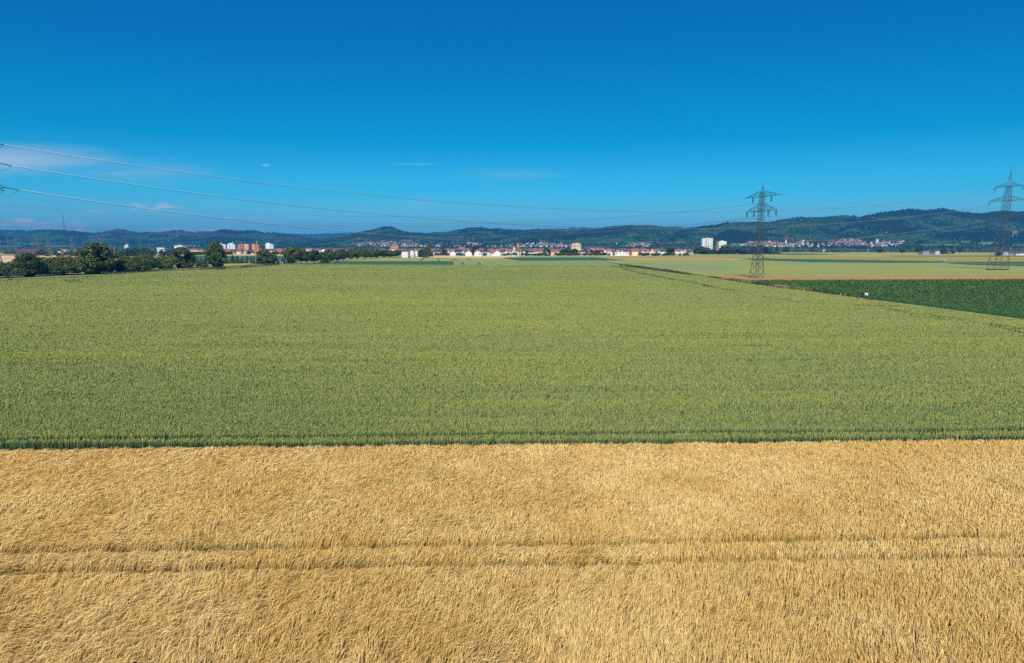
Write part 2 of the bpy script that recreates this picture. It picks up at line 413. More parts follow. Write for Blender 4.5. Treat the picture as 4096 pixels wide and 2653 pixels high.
FIELDS = [
 # name, pixel outline, height, material, label
 ('gold_strip_field', [(2760, 1101), (2900, 1103), (4600, 1099), (4600, 1119), (3400, 1122.5), (3000, 1123.5), (2930, 1121), (2850, 1110)], .50, 'gold', 'narrow golden strip behind the dark crop field'),
 ('pale_wheat_field', [(2505, 1056), (2600, 1053.5), (3500, 1052), (4600, 1055.5), (4600, 1097), (2900, 1101.5), (2770, 1099.5), (2640, 1076), (2540, 1063)], .52, 'palegreen', 'pale green wheat field round the far pylon'),
 ('blue_green_field', [(2515, 1057), (2720, 1055), (3000, 1071), (2900, 1080), (2650, 1077), (2570, 1066)], .545, 'bluegreen', 'blue-green patch of wheat beside the field path'),
 ('far_wheat_strip', [(2420, 1041.5), (2530, 1041), (3000, 1040), (3240, 1049), (3500, 1051), (2600, 1052.5), (2490, 1056), (2440, 1050)], .56, 'palegreen', 'pale strip beyond the dark field line'),
 ('tan_field', [(2405, 1033), (2520, 1030), (2750, 1028.5), (2880, 1030), (3000, 1036), (2960, 1038.5), (2500, 1040)], .53, 'tan', 'long tan field in front of the village'),
 ('narrow_green_field', [(2085, 1024), (2400, 1023.5), (2640, 1023), (2700, 1021.5), (3030, 1022), (4600, 1022), (4600, 1029), (3000, 1030), (2880, 1028), (2530, 1029.5), (2410, 1031.5), (2360, 1029), (2080, 1029.5)], .50, 'yellowgreen', 'narrow yellow-green field before the village gardens'),
 ('straw_strip_field', [(2200, 1022.3), (2650, 1021.6), (2645, 1023.6), (2400, 1024.6), (2200, 1024)], .60, 'straw', 'thin straw-coloured strip at the village edge'),
 ('straw_field', [(1690, 1022.5), (2000, 1022), (2050, 1023), (2085, 1028.5), (2020, 1030), (1730, 1030.5), (1660, 1030.5)], .58, 'straw', 'straw-coloured field in front of white houses'),
 ('dark_crop_field', [(2012, 1031), (2085, 1030), (2360, 1030), (2410, 1032.5), (2500, 1041), (2512, 1041.5), (2400, 1041), (2150, 1042.5), (2070, 1041)], .56, 'darkgreen', 'dark green crop field in front of the brick tower'),
 ('tram_line_field', [(1480, 1032.5), (1640, 1032), (1735, 1031.5), (2005, 1031.8), (2065, 1041.5), (2080, 1043), (1812, 1044), (1360, 1044), (1420, 1040)], .54, 'yellowgreen', 'yellow-green field crossed by pairs of wheel tracks'),
 ('green_strip_field', [(1330, 1045), (1812, 1044.6), (1814, 1058), (1560, 1057.5), (1130, 1056.8), (1350, 1050)], .62, 'darkgreen', 'dark green strip behind the wheat field'),
 ('grey_green_field', [(1814, 1044.6), (2080, 1043.6), (2400, 1041.8), (2440, 1052), (2480, 1060), (2400, 1059.5), (2100, 1059), (1815, 1058)], .55, 'bluegreen', 'pale grey-green field with faint stripes behind the wheat'),
 ('olive_field', [(3040, 1029), (4600, 1031), (4600, 1047), (3900, 1045), (3600, 1041), (3300, 1037), (3080, 1034)], .58, 'olive', 'olive-yellow field behind the white roadside posts'),
 ('dark_verge_field', [(2990, 1036.5), (3080, 1035), (3300, 1038), (3600, 1043), (3760, 1046), (3760, 1049), (3500, 1050.5), (3240, 1048), (3050, 1041)], .40, 'darkgreen', 'dark green strip below the roadside posts'),
 ('ripening_field', [(3050, 1018), (3300, 1014), (4600, 1014), (4600, 1019), (3500, 1021), (3050, 1021)], .50, 'paleyellow', 'pale yellow field near the line of single trees'),
 ('horizon_field', [(3080, 1006), (3600, 1005.5), (4600, 1005), (4600, 1012.5), (3300, 1012.5), (3080, 1015)], .48, 'paleyellow', 'pale farmland in front of the far hills'),
 ('dark_bed_field', [(3060, 1015.5), (3190, 1014.5), (3360, 1018), (3200, 1020), (3060, 1018)], .56, 'darkgreen', 'short dark green bed in the far fields'),
 ('ploughed_field', [(3560, 1023.5), (4600, 1022), (4600, 1026.6), (3560, 1026)], .62, 'bare_soil', 'dark bare strip in front of the grey barn'),
 ('barley_strip_field', [(-300, 1023), (90, 1023), (210, 1019), (330, 1022), (512, 1020), (700, 1018), (700, 1021), (420, 1024.5), (200, 1033), (-300, 1033)], .56, 'straw', 'upper straw field behind the hedge'),
 ('stubble_field', [(-300, 1036), (180, 1036), (180, 1050), (-300, 1049)], .56, 'straw', 'lower straw field behind the pylon leg'),
 ('meadow_field', [(-300, 1010), (170, 1009), (170, 1015), (60, 1019), (-300, 1019)], .50, 'yellowgreen', 'meadow below the red farm roof'),
 ('left_green_field', [(745, 1024), (1200, 1024), (1200, 1045), (745, 1045)], .50, 'darkgreen', 'dark green crop field behind the young spruces'),
 ('left_straw_strip', [(890, 1016.5), (1035, 1016.5), (1170, 1017), (1170, 1020), (890, 1021)], .60, 'straw', 'straw strip below the orange tower blocks'),
 ('left_yellow_strip', [(745, 1021.6), (1200, 1021.6), (1200, 1023.6), (745, 1023.6)], .52, 'yellowgreen', 'thin yellow-green strip below the orange tower blocks'),
 ('left_pale_field', [(895, 1056), (1000, 1052), (1030, 1060), (960, 1070), (905, 1074)], .50, 'paleyellow', 'pale grass field beside the tall rounded tree'),
 ('grass_verge', [(1000, 1061.5), (1060, 1056.5), (1125, 1055.6), (1110, 1057.6), (1005, 1068), (880, 1076), (700, 1081), (500, 1094), (420, 1101), (420, 1096), (500, 1086), (700, 1074), (880, 1071)], .34, 'verge', 'rough grass verge along the wheat field'),
 ('village_verge', [(2060, 1020.5), (2640, 1019.5), (2690, 1017), (2700, 1020.5), (2200, 1022.0), (2070, 1022.6)], .45, 'darkgreen', 'green strip below the village gardens'),
 ('path_verge', [(2470, 1060.5), (2500, 1062.2), (2540, 1065), (2668, 1080.5), (2780, 1101.5), (2860, 1112), (2940, 1120.5), (2990, 1126), (3080, 1139), (3250, 1164.5), (3440, 1189), (3490, 1196), (3400, 1187), (3250, 1169), (2995, 1133), (2850, 1111.8), (2665, 1086), (2480, 1063.4)], .30, 'verge', 'weedy verge between the wheat and the field path'),
]
for i, (nm, pts, h, m, lb) in enumerate(FIELDS):
    slab(nm, pts, h + .004 * i, m, lb)
slab('road', [(3740, 1049.6), (3800, 1050.2), (3950, 1053.4), (4096, 1056.4), (4600, 1067), (4600, 1069.5), (4096, 1058.0), (3950, 1054.9), (3800, 1051.2), (3740, 1050.4)], .62, 'asphalt', 'light grey country road beside the far pylon', 'road')
slab('road_verge', [(3780, 1051.8), (3950, 1055.4), (4096, 1058.6), (4600, 1070), (4600, 1076), (4096, 1064.6), (3950, 1061), (3850, 1057)], .70, 'darkgreen', 'dark grass bank in front of the grey road', 'verge')
slab('road_bank', [(3800, 1049.8), (3950, 1047.6), (4096, 1046.5), (4600, 1048), (4600, 1066), (4096, 1055.8), (3950, 1052.8)], .60, 'darkgreen', 'dark grass bank behind the grey road', 'verge')
slab('field_path', [(2440, 1060.2), (2475, 1057.8), (2515, 1057.4), (2500, 1060.4), (2480, 1062.2)], .60, 'path', 'end of the grey field path between the crops', 'path')
slab('rail_path', [(1010, 1062.5), (1020, 1060.6), (1060, 1056.4), (1200, 1054.6), (1200, 1055.2), (1075, 1057), (1036, 1061.8)], .40, 'path', 'pale path beside the white-topped posts', 'path')

# dark wheel tracks in the far crops and the weedy lines between fields: thin strips
def strip(name, pts, w, h, m, label, cat='wheel track'):
    P = [ground(x, y, h) for x, y in pts]
    L_, R_ = [], []
    for i, p in enumerate(P):
        d = (P[min(i + 1, len(P) - 1)] - P[max(i - 1, 0)]); d.z = 0; d.normalize()
        s = Vector((-d.y, d.x, 0)) * w / 2
        L_.append(p + s); R_.append(p - s)
    n = len(P)
    me = bpy.data.meshes.new(name)
    me.from_pydata([tuple(p) for p in L_ + R_], [], [(i, i + 1, n + i + 1, n + i) for i in range(n - 1)])
    me.materials.append(M[m]); me.update()
    return tag(link(name, me), label, cat, kind='structure')
k = 0
for a, b in (((1690, 1034), (1680, 1043)), ((1696, 1034), (1688, 1043)), ((1749, 1034), (1752, 1043)), ((1755, 1034), (1759, 1043)), ((1807, 1034), (1822, 1043)), ((1814, 1034), (1830, 1043)),
             ((1866, 1034), (1880, 1040)), ((1872, 1034), (1888, 1040))):
    strip('wheel_tracks', [a, b], .9, .60 + .002 * k + .09, 'track', 'dark wheel track in the yellow-green field'); k += 1
for a, b in (((1844, 1049), (1849, 1058)), ((1850, 1049), (1857, 1058)), ((1912, 1050), (1918, 1058)), ((1918, 1050), (1926, 1058))):
    strip('wheel_tracks', [a, b], .8, .70 + .002 * k, 'track', 'dark wheel track in the grey-green field'); k += 1
for j in range(8):
    x = 1930 + j * 62
    strip('stripes', [(x, 1045.5 - j * .1), (x + 40, 1052), (x + 62, 1058)], 2.2, .72 + .002 * j, 'yellowgreen', 'pale yellow stripe across the grey-green field', 'stripe')
strip('weed_line', [(2495, 1054.6), (2600, 1053), (3000, 1051.6), (3500, 1051.8)], 2.5, .74, 'track', 'dark weedy line between two pale fields', 'verge')
strip('weed_line', [(1814, 1044.2), (2085, 1043)], 3.0, .76, 'track', 'dark line between the yellow-green and grey-green fields', 'verge')
strip('weed_line', [(1700, 1031), (2010, 1031.2)], 6.0, .78, 'verge', 'dark grassy line below the straw field', 'verge')
strip('weed_line', [(2410, 1031.9), (2530, 1029.9), (2760, 1027.9), (2890, 1029.5)], 3.0, .80, 'track', 'dark line above the long tan field', 'verge')
strip('weed_line', [(-100, 1034.5), (180, 1034.5)], 3.5, .70, 'track', 'dark line between the two straw fields', 'verge')
strip('weed_line', [(-100, 1020.5), (100, 1021)], 8, .72, 'track', 'dark line above the upper straw field', 'verge')

# ---------------------------------------------------------------- crops: every blade is a bent ribbon
def ribbons(P, W, C):
    """P: (n,k,3) centre lines, W: (n,k) widths, C: (n,k,3) colours, side vector from each ribbon's own heading."""
    n, k, _ = P.shape
    return P, W, C
def build_ribbons(name, P, S, W, C, m):
    n, k, _ = P.shape
    A = P + S[:, None, :] * W[:, :, None] / 2
    B = P - S[:, None, :] * W[:, :, None] / 2
    V = np.stack([A, B], 2).reshape(-1, 3)
    C2 = np.repeat(C, 2, axis=1).reshape(-1, 3)
    base = (np.arange(n) * 2 * k)[:, None]
    fs = []
    for j in range(k - 1):
        fs.append(np.stack([base[:, 0] + 2 * j, base[:, 0] + 2 * j + 1, base[:, 0] + 2 * j + 3, base[:, 0] + 2 * j + 2], 1))
    return np_mesh(name, V, [np.concatenate(fs)], [m], cols=C2)

# ripe barley, nodding over in the wind
n = 600000
Yc = 13 + (rng.random(n) ** .62) * 39
Xc = (rng.random(n) * 2 - 1) * (.80 * Yc + 15)
q = Yc - SL * Xc
ok = (q < 47.9 + .35 * (fnoise(Xc * .7, Yc * .1, 3) - .5))
wob = .25 * (fnoise(Xc * .5, q * .02, 5) - .5)
tram = np.minimum(np.abs(q - 31.15 + wob), np.abs(q - 29.0 + wob))
ok &= ~((tram < .20) & (rng.random(n) < .97))
Xc, Yc, q, tram = Xc[ok], Yc[ok], q[ok], tram[ok]; n = len(Xc)
gust = fnoise(Xc * .55, Yc * .35, 11, 3)                       # patches lean more or less
clump = fnoise(Xc * 2.2, Yc * 1.6, 21, 2)
fine = rng.random(n)
ang = math.radians(60) + (gust - .5) * .95 + (clump - .5) * 1.1 + rng.normal(0, .24, n)      # heading of the lean: away and to the right
lean = .62 + .35 * (fnoise(Xc * .25, Yc * .2, 31, 2) - .5) + rng.normal(0, .15, n)
dn = np.minimum(np.where(q < 31.15 - wob[ok], 31.15 - wob[ok] - q, 9), np.where(q < 29.0 - wob[ok], 29.0 - wob[ok] - q, 9))
lean *= .48 + .52 * np.clip((dn - .15) / .75, 0, 1)          # ears beside a wheel track do not close over it
d = np.stack([np.cos(ang), np.sin(ang), np.zeros(n)], 1)
hgt = .86 + .20 * (clump - .5) + .10 * (gust - .5) + rng.normal(0, .05, n)
edge = np.clip((tram - .18) / .28, 0, 1)
hgt *= .76 + .24 * edge
P = np.zeros((n, 4, 3))
P[:, 0] = np.stack([Xc, Yc, np.full(n, .28)], 1)
P[:, 1] = P[:, 0] + d * (.10 * lean)[:, None]; P[:, 1, 2] = hgt * .80
P[:, 2] = P[:, 0] + d * (.30 * lean)[:, None]; P[:, 2, 2] = hgt
P[:, 3] = P[:, 0] + d * (.62 * lean + .05)[:, None]; P[:, 3, 2] = hgt - .04 + .10 * (rng.random(n) - .6) * lean
tw = rng.normal(0, .55, n)
S = np.stack([-np.sin(ang) * np.cos(tw), np.cos(ang) * np.cos(tw), np.sin(tw)], 1)
ws = (.014 + .012 * rng.random(n)) * np.clip(Yc / 30, .85, 1.7)
W = np.stack([ws * .5, ws * .9, ws, ws * .35], 1)
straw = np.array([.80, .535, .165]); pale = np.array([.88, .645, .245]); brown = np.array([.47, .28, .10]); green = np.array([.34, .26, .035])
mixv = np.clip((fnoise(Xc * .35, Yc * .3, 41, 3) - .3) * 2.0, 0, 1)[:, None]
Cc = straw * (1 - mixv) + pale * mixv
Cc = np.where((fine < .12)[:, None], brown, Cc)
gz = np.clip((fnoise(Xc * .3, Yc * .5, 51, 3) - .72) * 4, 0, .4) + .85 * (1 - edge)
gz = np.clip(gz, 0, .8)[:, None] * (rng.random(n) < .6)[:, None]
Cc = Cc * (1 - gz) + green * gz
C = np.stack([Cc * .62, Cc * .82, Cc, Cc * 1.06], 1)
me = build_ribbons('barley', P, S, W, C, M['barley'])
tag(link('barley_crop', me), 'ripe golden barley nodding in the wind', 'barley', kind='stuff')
# a lower layer of stalks and leaves seen down the gaps
n = 85000
Yc = 13 + (rng.random(n) ** .62) * 38; Xc = (rng.random(n) * 2 - 1) * (.80 * Yc + 15)
ok = (Yc - SL * Xc) < 47.6; Xc, Yc = Xc[ok], Yc[ok]; n = len(Xc)
ang = rng.random(n) * 6.283
d = np.stack([np.cos(ang), np.sin(ang), np.zeros(n)], 1)
P = np.zeros((n, 3, 3)); P[:, 0] = np.stack([Xc, Yc, np.full(n, .2)], 1)
P[:, 1] = P[:, 0] + d * .08; P[:, 1, 2] = .45; P[:, 2] = P[:, 0] + d * .22; P[:, 2, 2] = .52 + .1 * rng.random(n)
S = np.stack([-np.sin(ang), np.cos(ang), np.zeros(n)], 1)
W = np.tile(np.array([.03, .04, .015]), (n, 1)) * np.clip(Yc / 30, .8, 1.6)[:, None]
Cc = np.where((rng.random(n) < .35)[:, None], np.array([.30, .27, .05]), np.array([.44, .28, .08]))
me = build_ribbons('barley_stalks', P, S, W, np.stack([Cc * .7, Cc, Cc], 1), M['barley'])
tag(link('barley_stalks', me), 'lower barley stalks and leaves between the ears', 'barley', kind='stuff')

def track_dist(Xa, Ya, tracks, h=.8):
    best = np.full(len(Xa), 1e9)
    for pts in tracks:
        P = [ground(x, y, h) for x, y in pts]
        for a, b in zip(P[:-1], P[1:]):
            ab = np.array([b.x - a.x, b.y - a.y]); L2 = ab @ ab
            t = np.clip(((Xa - a.x) * ab[0] + (Ya - a.y) * ab[1]) / L2, 0, 1)
            best = np.minimum(best, np.hypot(Xa - a.x - t * ab[0], Ya - a.y - t * ab[1]))
    return best
WT = [[(2402, 1057), (2440, 1063), (2500, 1073), (2545, 1079)], [(2418, 1057), (2460, 1064), (2520, 1073)],
      [(2490, 1076), (2570, 1092), (2670, 1112), (2700, 1119)], [(2545, 1091), (2660, 1111), (2690, 1114)], [(2690, 1117), (2790, 1132), (2840, 1143)], [(2770, 1130), (2860, 1150), (2960, 1165)],
      [(3040, 1183), (3160, 1200), (3300, 1214), (3460, 1219), (3610, 1222)], [(3440, 1222), (3612, 1225)],
      [(3560, 1233), (3660, 1256), (3760, 1266)], [(3720, 1256), (3800, 1270), (3900, 1283), (4096, 1316)], [(3650, 1262), (3780, 1275), (3960, 1300), (4096, 1330)],
      [(264, 1117), (276, 1119), (270, 1123), (282, 1128)], [(296, 1117), (310, 1120), (301, 1124), (313, 1128)], [(262, 1118), (275, 1118.5), (268, 1123)], [(520, 1103), (548, 1104)], [(2410, 1550), (2425, 1552)],
      [(2990, 1381), (3060, 1380)]]
n = 2500000
yy = np.linspace(49, 650, 4000); pdf = yy * (55 / yy) ** 2.25; cdf = np.cumsum(pdf); cdf /= cdf[-1]
Yc = np.interp(rng.random(n), cdf, yy); Xc = (rng.random(n) * 2 - 1) * (.80 * Yc + 16)
ok = inpoly(Xc, Yc, WHEAT_W)
q = Yc - SL * Xc
ok &= q > 49.45 + .25 * (fnoise(Xc * .8, Yc * 0, 3) - .5)
wob = .2 * (fnoise(Xc * .4, q * .01, 8) - .5)
ok &= ~((np.abs(q - 51.3 + wob) < .46) & (rng.random(n) < .96))
thin = (np.abs(q - 67.3 + wob) < .30) | (np.abs(q - 69.4 + wob) < .25) | (np.abs(q - 86.5 + wob) < .4) | (np.abs(q - 108 + wob) < .5)
ok &= ~(thin & (rng.random(n) < .38))
td = track_dist(Xc, Yc, WT)
ok &= ~((td < .26 + .0042 * Yc * (.6 + .8 * fnoise(Xc * .3, Yc * .3, 9))) & (rng.random(n) < .9))
td = track_dist(Xc, Yc, [[(3440, 1221), (3525, 1222), (3612, 1224)]])
ok &= ~((td < 1.5 + 1.2 * fnoise(Xc * .5, Yc * .5, 9)) & (rng.random(len(Xc)) < .93))
Xc, Yc, q = Xc[ok], Yc[ok], q[ok]; n = len(Xc)
sc_ = np.clip(Yc / 55, 1, 9)
gust = fnoise(Xc * .12, Yc * .22, 61, 4)
big = fnoise(Xc * .02, Yc * .05, 62, 3)
ang = rng.random(n) * 6.283
lan = .10 + .16 * rng.random(n)
d = np.stack([np.cos(ang), np.sin(ang), np.zeros(n)], 1) * .6 + np.array([.35, .55, 0])
hgt = .80 + .20 * (gust - .5) + .24 * (fnoise(Xc / (14 + .22 * Yc), Yc / (.35 + .010 * Yc), 64, 3) - .5) + rng.normal(0, .05, n) + .02 * (sc_ - 1) * (rng.random(n) - .5)
P = np.zeros((n, 3, 3))
P[:, 0] = np.stack([Xc, Yc, np.full(n, .22)], 1)
P[:, 1] = P[:, 0] + d * (lan * .35)[:, None]; P[:, 1, 2] = hgt * .72
P[:, 2] = P[:, 0] + d * lan[:, None]; P[:, 2, 2] = hgt
yaw = rng.normal(0, .9, n)
S = np.stack([np.cos(yaw), np.sin(yaw), rng.normal(0, .12, n)], 1)
ws = (.036 + .024 * rng.random(n)) * sc_ ** .98
W = np.stack([ws * .8, ws, ws * .55], 1)
ear = np.array([.405, .410, .082]); ear2 = np.array([.325, .365, .082]); ripe = np.array([.45, .39, .09]); leafc = np.array([.065, .115, .045])
streak = fnoise(Xc / (14 + .22 * Yc), Yc / (.35 + .010 * Yc), 64, 3)
v = np.clip((big - .3) * 1.0 + .15 + (gust - .5) * .6 + (streak - .5) * 2.2 + .05, 0, 1)[:, None]
Cc = ear2 * (1 - v) + ear * v
Cc = np.where((rng.random(n) < .10)[:, None], ripe, Cc)
lc = np.where((rng.random(n) < .3)[:, None], np.array([.04, .10, .065]), leafc)
isleaf = (rng.random(n) < np.clip(.86 - Yc / 190, .04, .66))
P[isleaf, 2, 2] -= .10
Cc = np.where(isleaf[:, None], lc * 1.5, Cc)
C = np.stack([lc * .8, lc * .6 + Cc * .4, Cc], 1)
me = build_ribbons('wheat', P, S, W, C, M['wheat'])
tag(link('wheat_crop', me), 'unripe green wheat with yellowish ears', 'wheat', kind='stuff')

# leafy dark crop on the right, in low mounds
n = 320000
xs = [p[0] for p in POTATO_W]; ys = [p[1] for p in POTATO_W]
yy = np.linspace(min(ys), max(ys), 2000); pdf = yy ** -.7; cdf = np.cumsum(pdf); cdf /= cdf[-1]
Yc = np.interp(rng.random(n), cdf, yy); Xc = (.22 + rng.random(n) * .72) * Yc
ok = inpoly(Xc, Yc, POTATO_W); Xc, Yc = Xc[ok], Yc[ok]; n = len(Xc)
mound = fnoise(Xc * .9, Yc * .9, 71, 2)
sz = (.17 + .17 * rng.random(n)) * np.clip(Yc / 190, .8, 1.6)
zc = .22 + .5 * mound * rng.random(n) ** .5 + .1
ang = rng.random(n) * 6.283; tilt = rng.normal(.5, .4, n)
d = np.stack([np.cos(ang) * np.cos(tilt), np.sin(ang) * np.cos(tilt), np.sin(tilt)], 1)
P = np.zeros((n, 3, 3)); P[:, 0] = np.stack([Xc, Yc, zc], 1); P[:, 1] = P[:, 0] + d * sz[:, None] * .5; P[:, 2] = P[:, 0] + d * sz[:, None]; P[:, 2, 2] -= sz * .25
S = np.stack([-np.sin(ang), np.cos(ang), rng.normal(0, .2, n)], 1)
W = np.stack([sz * .5, sz * .75, sz * .25], 1)
g1 = np.array([.066, .170, .036]); g2 = np.array([.12, .20, .032]); g3 = np.array([.17, .21, .03])
r = rng.random(n)[:, None]
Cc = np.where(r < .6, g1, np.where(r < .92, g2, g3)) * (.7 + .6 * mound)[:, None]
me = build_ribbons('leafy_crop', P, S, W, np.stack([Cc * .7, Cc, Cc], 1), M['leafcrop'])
tag(link('leafy_crop', me), 'dark green leafy crop beside the wheat', 'crop', kind='stuff')
# tall weeds along the path verge and the left field edge
n = 26000
VP = [ground(x, y, .3) for x, y in FIELDS[-1][1]]; VPW = [(p.x, p.y) for p in VP]
GP = [ground(x, y, .3) for x, y in FIELDS[-3][1]]; GPW = [(p.x, p.y) for p in GP]
Xl, Yl = [], []
for PW_, m_ in ((VPW, n), (GPW, n)):
    x0, x1 = min(p[0] for p in PW_), max(p[0] for p in PW_); y0, y1 = min(p[1] for p in PW_), max(p[1] for p in PW_)
    Xc = x0 + rng.random(m_ * 12) * (x1 - x0); Yc = y0 + rng.random(m_ * 12) * (y1 - y0)
    ok = inpoly(Xc, Yc, PW_); Xl.append(Xc[ok][:m_]); Yl.append(Yc[ok][:m_])
Xc = np.concatenate(Xl); Yc = np.concatenate(Yl); n = len(Xc)
ang = rng.random(n) * 6.283; h_ = .45 + .5 * rng.random(n) ** 2
P = np.zeros((n, 3, 3)); P[:, 0] = np.stack([Xc, Yc, np.full(n, .15)], 1)
d = np.stack([np.cos(ang), np.sin(ang), np.zeros(n)], 1)
P[:, 1] = P[:, 0] + d * .08; P[:, 1, 2] = .3 + h_ * .5; P[:, 2] = P[:, 0] + d * .25; P[:, 2, 2] = .3 + h_
S = np.stack([-np.sin(ang), np.cos(ang), np.zeros(n)], 1)
W = np.tile(np.array([.25, .2, .06]), (n, 1))
r = fnoise(Xc * .15, Yc * .08, 81, 2)[:, None] + .25 * (rng.random(n)[:, None] - .5)
Cc = np.where(r < .52, np.array([.06, .10, .03]), np.where(r < .6, np.array([.16, .16, .05]), np.array([.36, .29, .12])))
me = build_ribbons('weeds', P, S, W, np.stack([Cc * .8, Cc, Cc], 1), M['leafcrop'])
tag(link('weeds', me), 'tall weeds and dry grass along the field edges', 'weeds', kind='stuff')

# ---------------------------------------------------------------- hills and their forest
class Hill:
    def __init__(s, name, sky, foot, ridge, label, seed, spur=.16, ncol=420, nrow=46):
        s.name, s.foot, s.ridge, s.label, s.seed, s.spur, s.ncol, s.nrow = name, foot, ridge, label, seed, spur, ncol, nrow
        s.px = np.array([p[0] for p in sky], float)
        s.zr = np.array([at(p[0], p[1], ridge).z for p in sky])
        s.x0, s.x1 = s.px[0], s.px[-1]
    def zsky(s, px):
        return np.interp(px, s.px, s.zr)
    def height(s, X, Y):
        X = np.asarray(X, float); Y = np.asarray(Y, float)
        px = CX + F * X / (Y * CP)
        z = np.maximum(s.zsky(px), 0)
        px = CX + F * X / (Y * CP + (H - z * np.clip((Y - s.foot) / (s.ridge - s.foot), 0, 1)) * SP)
        zr = s.zsky(px)
        t = (Y - s.foot) / (s.ridge - s.foot)
        tc_ = np.clip(t, 0, 1)
        p = .36 * tc_ + .64 * (tc_ * tc_ * (3 - 2 * tc_))
        p = np.where(t > 1, 1 - (t - 1) * .8, p)
        sp_ = (fnoise(px / 95.0, t * 1.6, s.seed, 3) - .5) * 2 * s.spur * np.clip(tc_ * (1 - tc_) * 4, 0, 1)
        z = zr * (p + sp_)
        return np.where((px < s.x0) | (px > s.x1) | (zr <= 0), np.minimum(z, -2), z)
FAR = [(1000, 985), (1060, 945), (1115, 941), (1160, 940), (1200, 941), (1250, 943), (1300, 940), (1340, 938), (1370, 937), (1400, 938), (1450, 940), (1560, 940), (1620, 938), (1650, 939), (1672, 937), (1720, 942),
       (1850, 930), (1950, 925), (1972, 921), (1995, 921), (2030, 925), (2075, 921), (2110, 924), (2160, 922.5), (2200, 926), (2240, 922), (2270, 920), (2300, 916), (2322, 914.5), (2350, 916), (2390, 922), (2440, 930), (2690, 926), (2735, 916), (2780, 912.5), (2825, 913.5), (2900, 925), (3000, 950), (3060, 985)]
HA = [(-500, 925), (-250, 930), (-80, 928), (0, 931), (40, 930.5), (80, 929), (130, 931), (170, 929), (200, 928), (240, 929), (270, 931), (330, 932.5), (380, 938), (410, 938), (440, 931), (470, 926), (500, 927), (520, 931), (545, 935), (590, 937), (630, 939.5), (660, 935), (690, 931.5), (725, 930), (750, 936), (782, 939), (800, 935), (850, 933), (875, 927), (892, 924), (915, 924.5), (935, 928), (975, 927.5), (1005, 926), (1025, 929), (1050, 937),
      (1078, 938), (1110, 941), (1160, 947), (1190, 949), (1230, 957), (1265, 963), (1295, 971), (1340, 986)]
HB = [(1150, 988), (1230, 980), (1290, 969), (1340, 957), (1370, 949), (1400, 943), (1455, 931.5), (1490, 925), (1515, 919), (1545, 916), (1565, 917), (1590, 926), (1606, 935), (1640, 940), (1700, 946), (1780, 953), (1850, 962), (1920, 986)]
HC = [(1600, 985), (1650, 955), (1692, 943), (1740, 934), (1765, 934), (1795, 933), (1812, 928), (1850, 925), (1880, 920), (1900, 920), (1918, 918.5), (1940, 921), (1965, 921), (2000, 924), (2020, 926), (2060, 929), (2120, 933), (2170, 938), (2230, 945), (2300, 955), (2400, 985)]
HD = [(1900, 985), (1970, 965), (2050, 946), (2100, 935), (2150, 928), (2190, 924.5), (2225, 923), (2265, 924.5), (2310, 926), (2350, 924), (2390, 920.5), (2440, 913), (2470, 911), (2500, 909), (2525, 909), (2540, 911), (2560, 909.5), (2590, 908.5), (2620, 910), (2660, 915), (2690, 917), (2715, 915), (2735, 919), (2790, 926), (2850, 935), (2950, 985)]
HE = [(2560, 986), (2650, 948), (2720, 934), (2790, 922), (2840, 914), (2865, 912), (2890, 908), (2912, 903), (2930, 900), (2960, 898.5), (3000, 897), (3040, 895), (3070, 897), (3110, 890), (3150, 884), (3190, 880), (3240, 880.5), (3290, 876), (3340, 871), (3382, 869), (3415, 876), (3440, 879), (3475, 871), (3510, 864), (3545, 859), (3590, 853), (3630, 848.5), (3665, 850), (3700, 855), (3735, 849), (3770, 845), (3800, 850), (3838, 858), (3890, 862), (3960, 860.5), (4000, 863),
      (4050, 857), (4096, 855), (4200, 850), (4400, 860), (4700, 880)]
HILLS = [Hill('far_hills', FAR, 10500, 12500, 'farthest blue ridge seen between the nearer hills', 3, .10, 300, 16),
         Hill('hills', HA, 3700, 5600, 'long wooded ridge behind the row of lattice masts', 5),
         Hill('hills', HC, 3300, 5200, 'wooded ridge behind the old town', 7),
         Hill('hills', HB, 3000, 4700, 'steep rounded wooded hill with the castle', 9),
         Hill('hills', HD, 2900, 4500, 'wooded ridge behind the tan apartment block', 11),
         Hill('hills', HE, 2650, 4100, 'highest wooded ridge behind the pylons', 13, .20)]
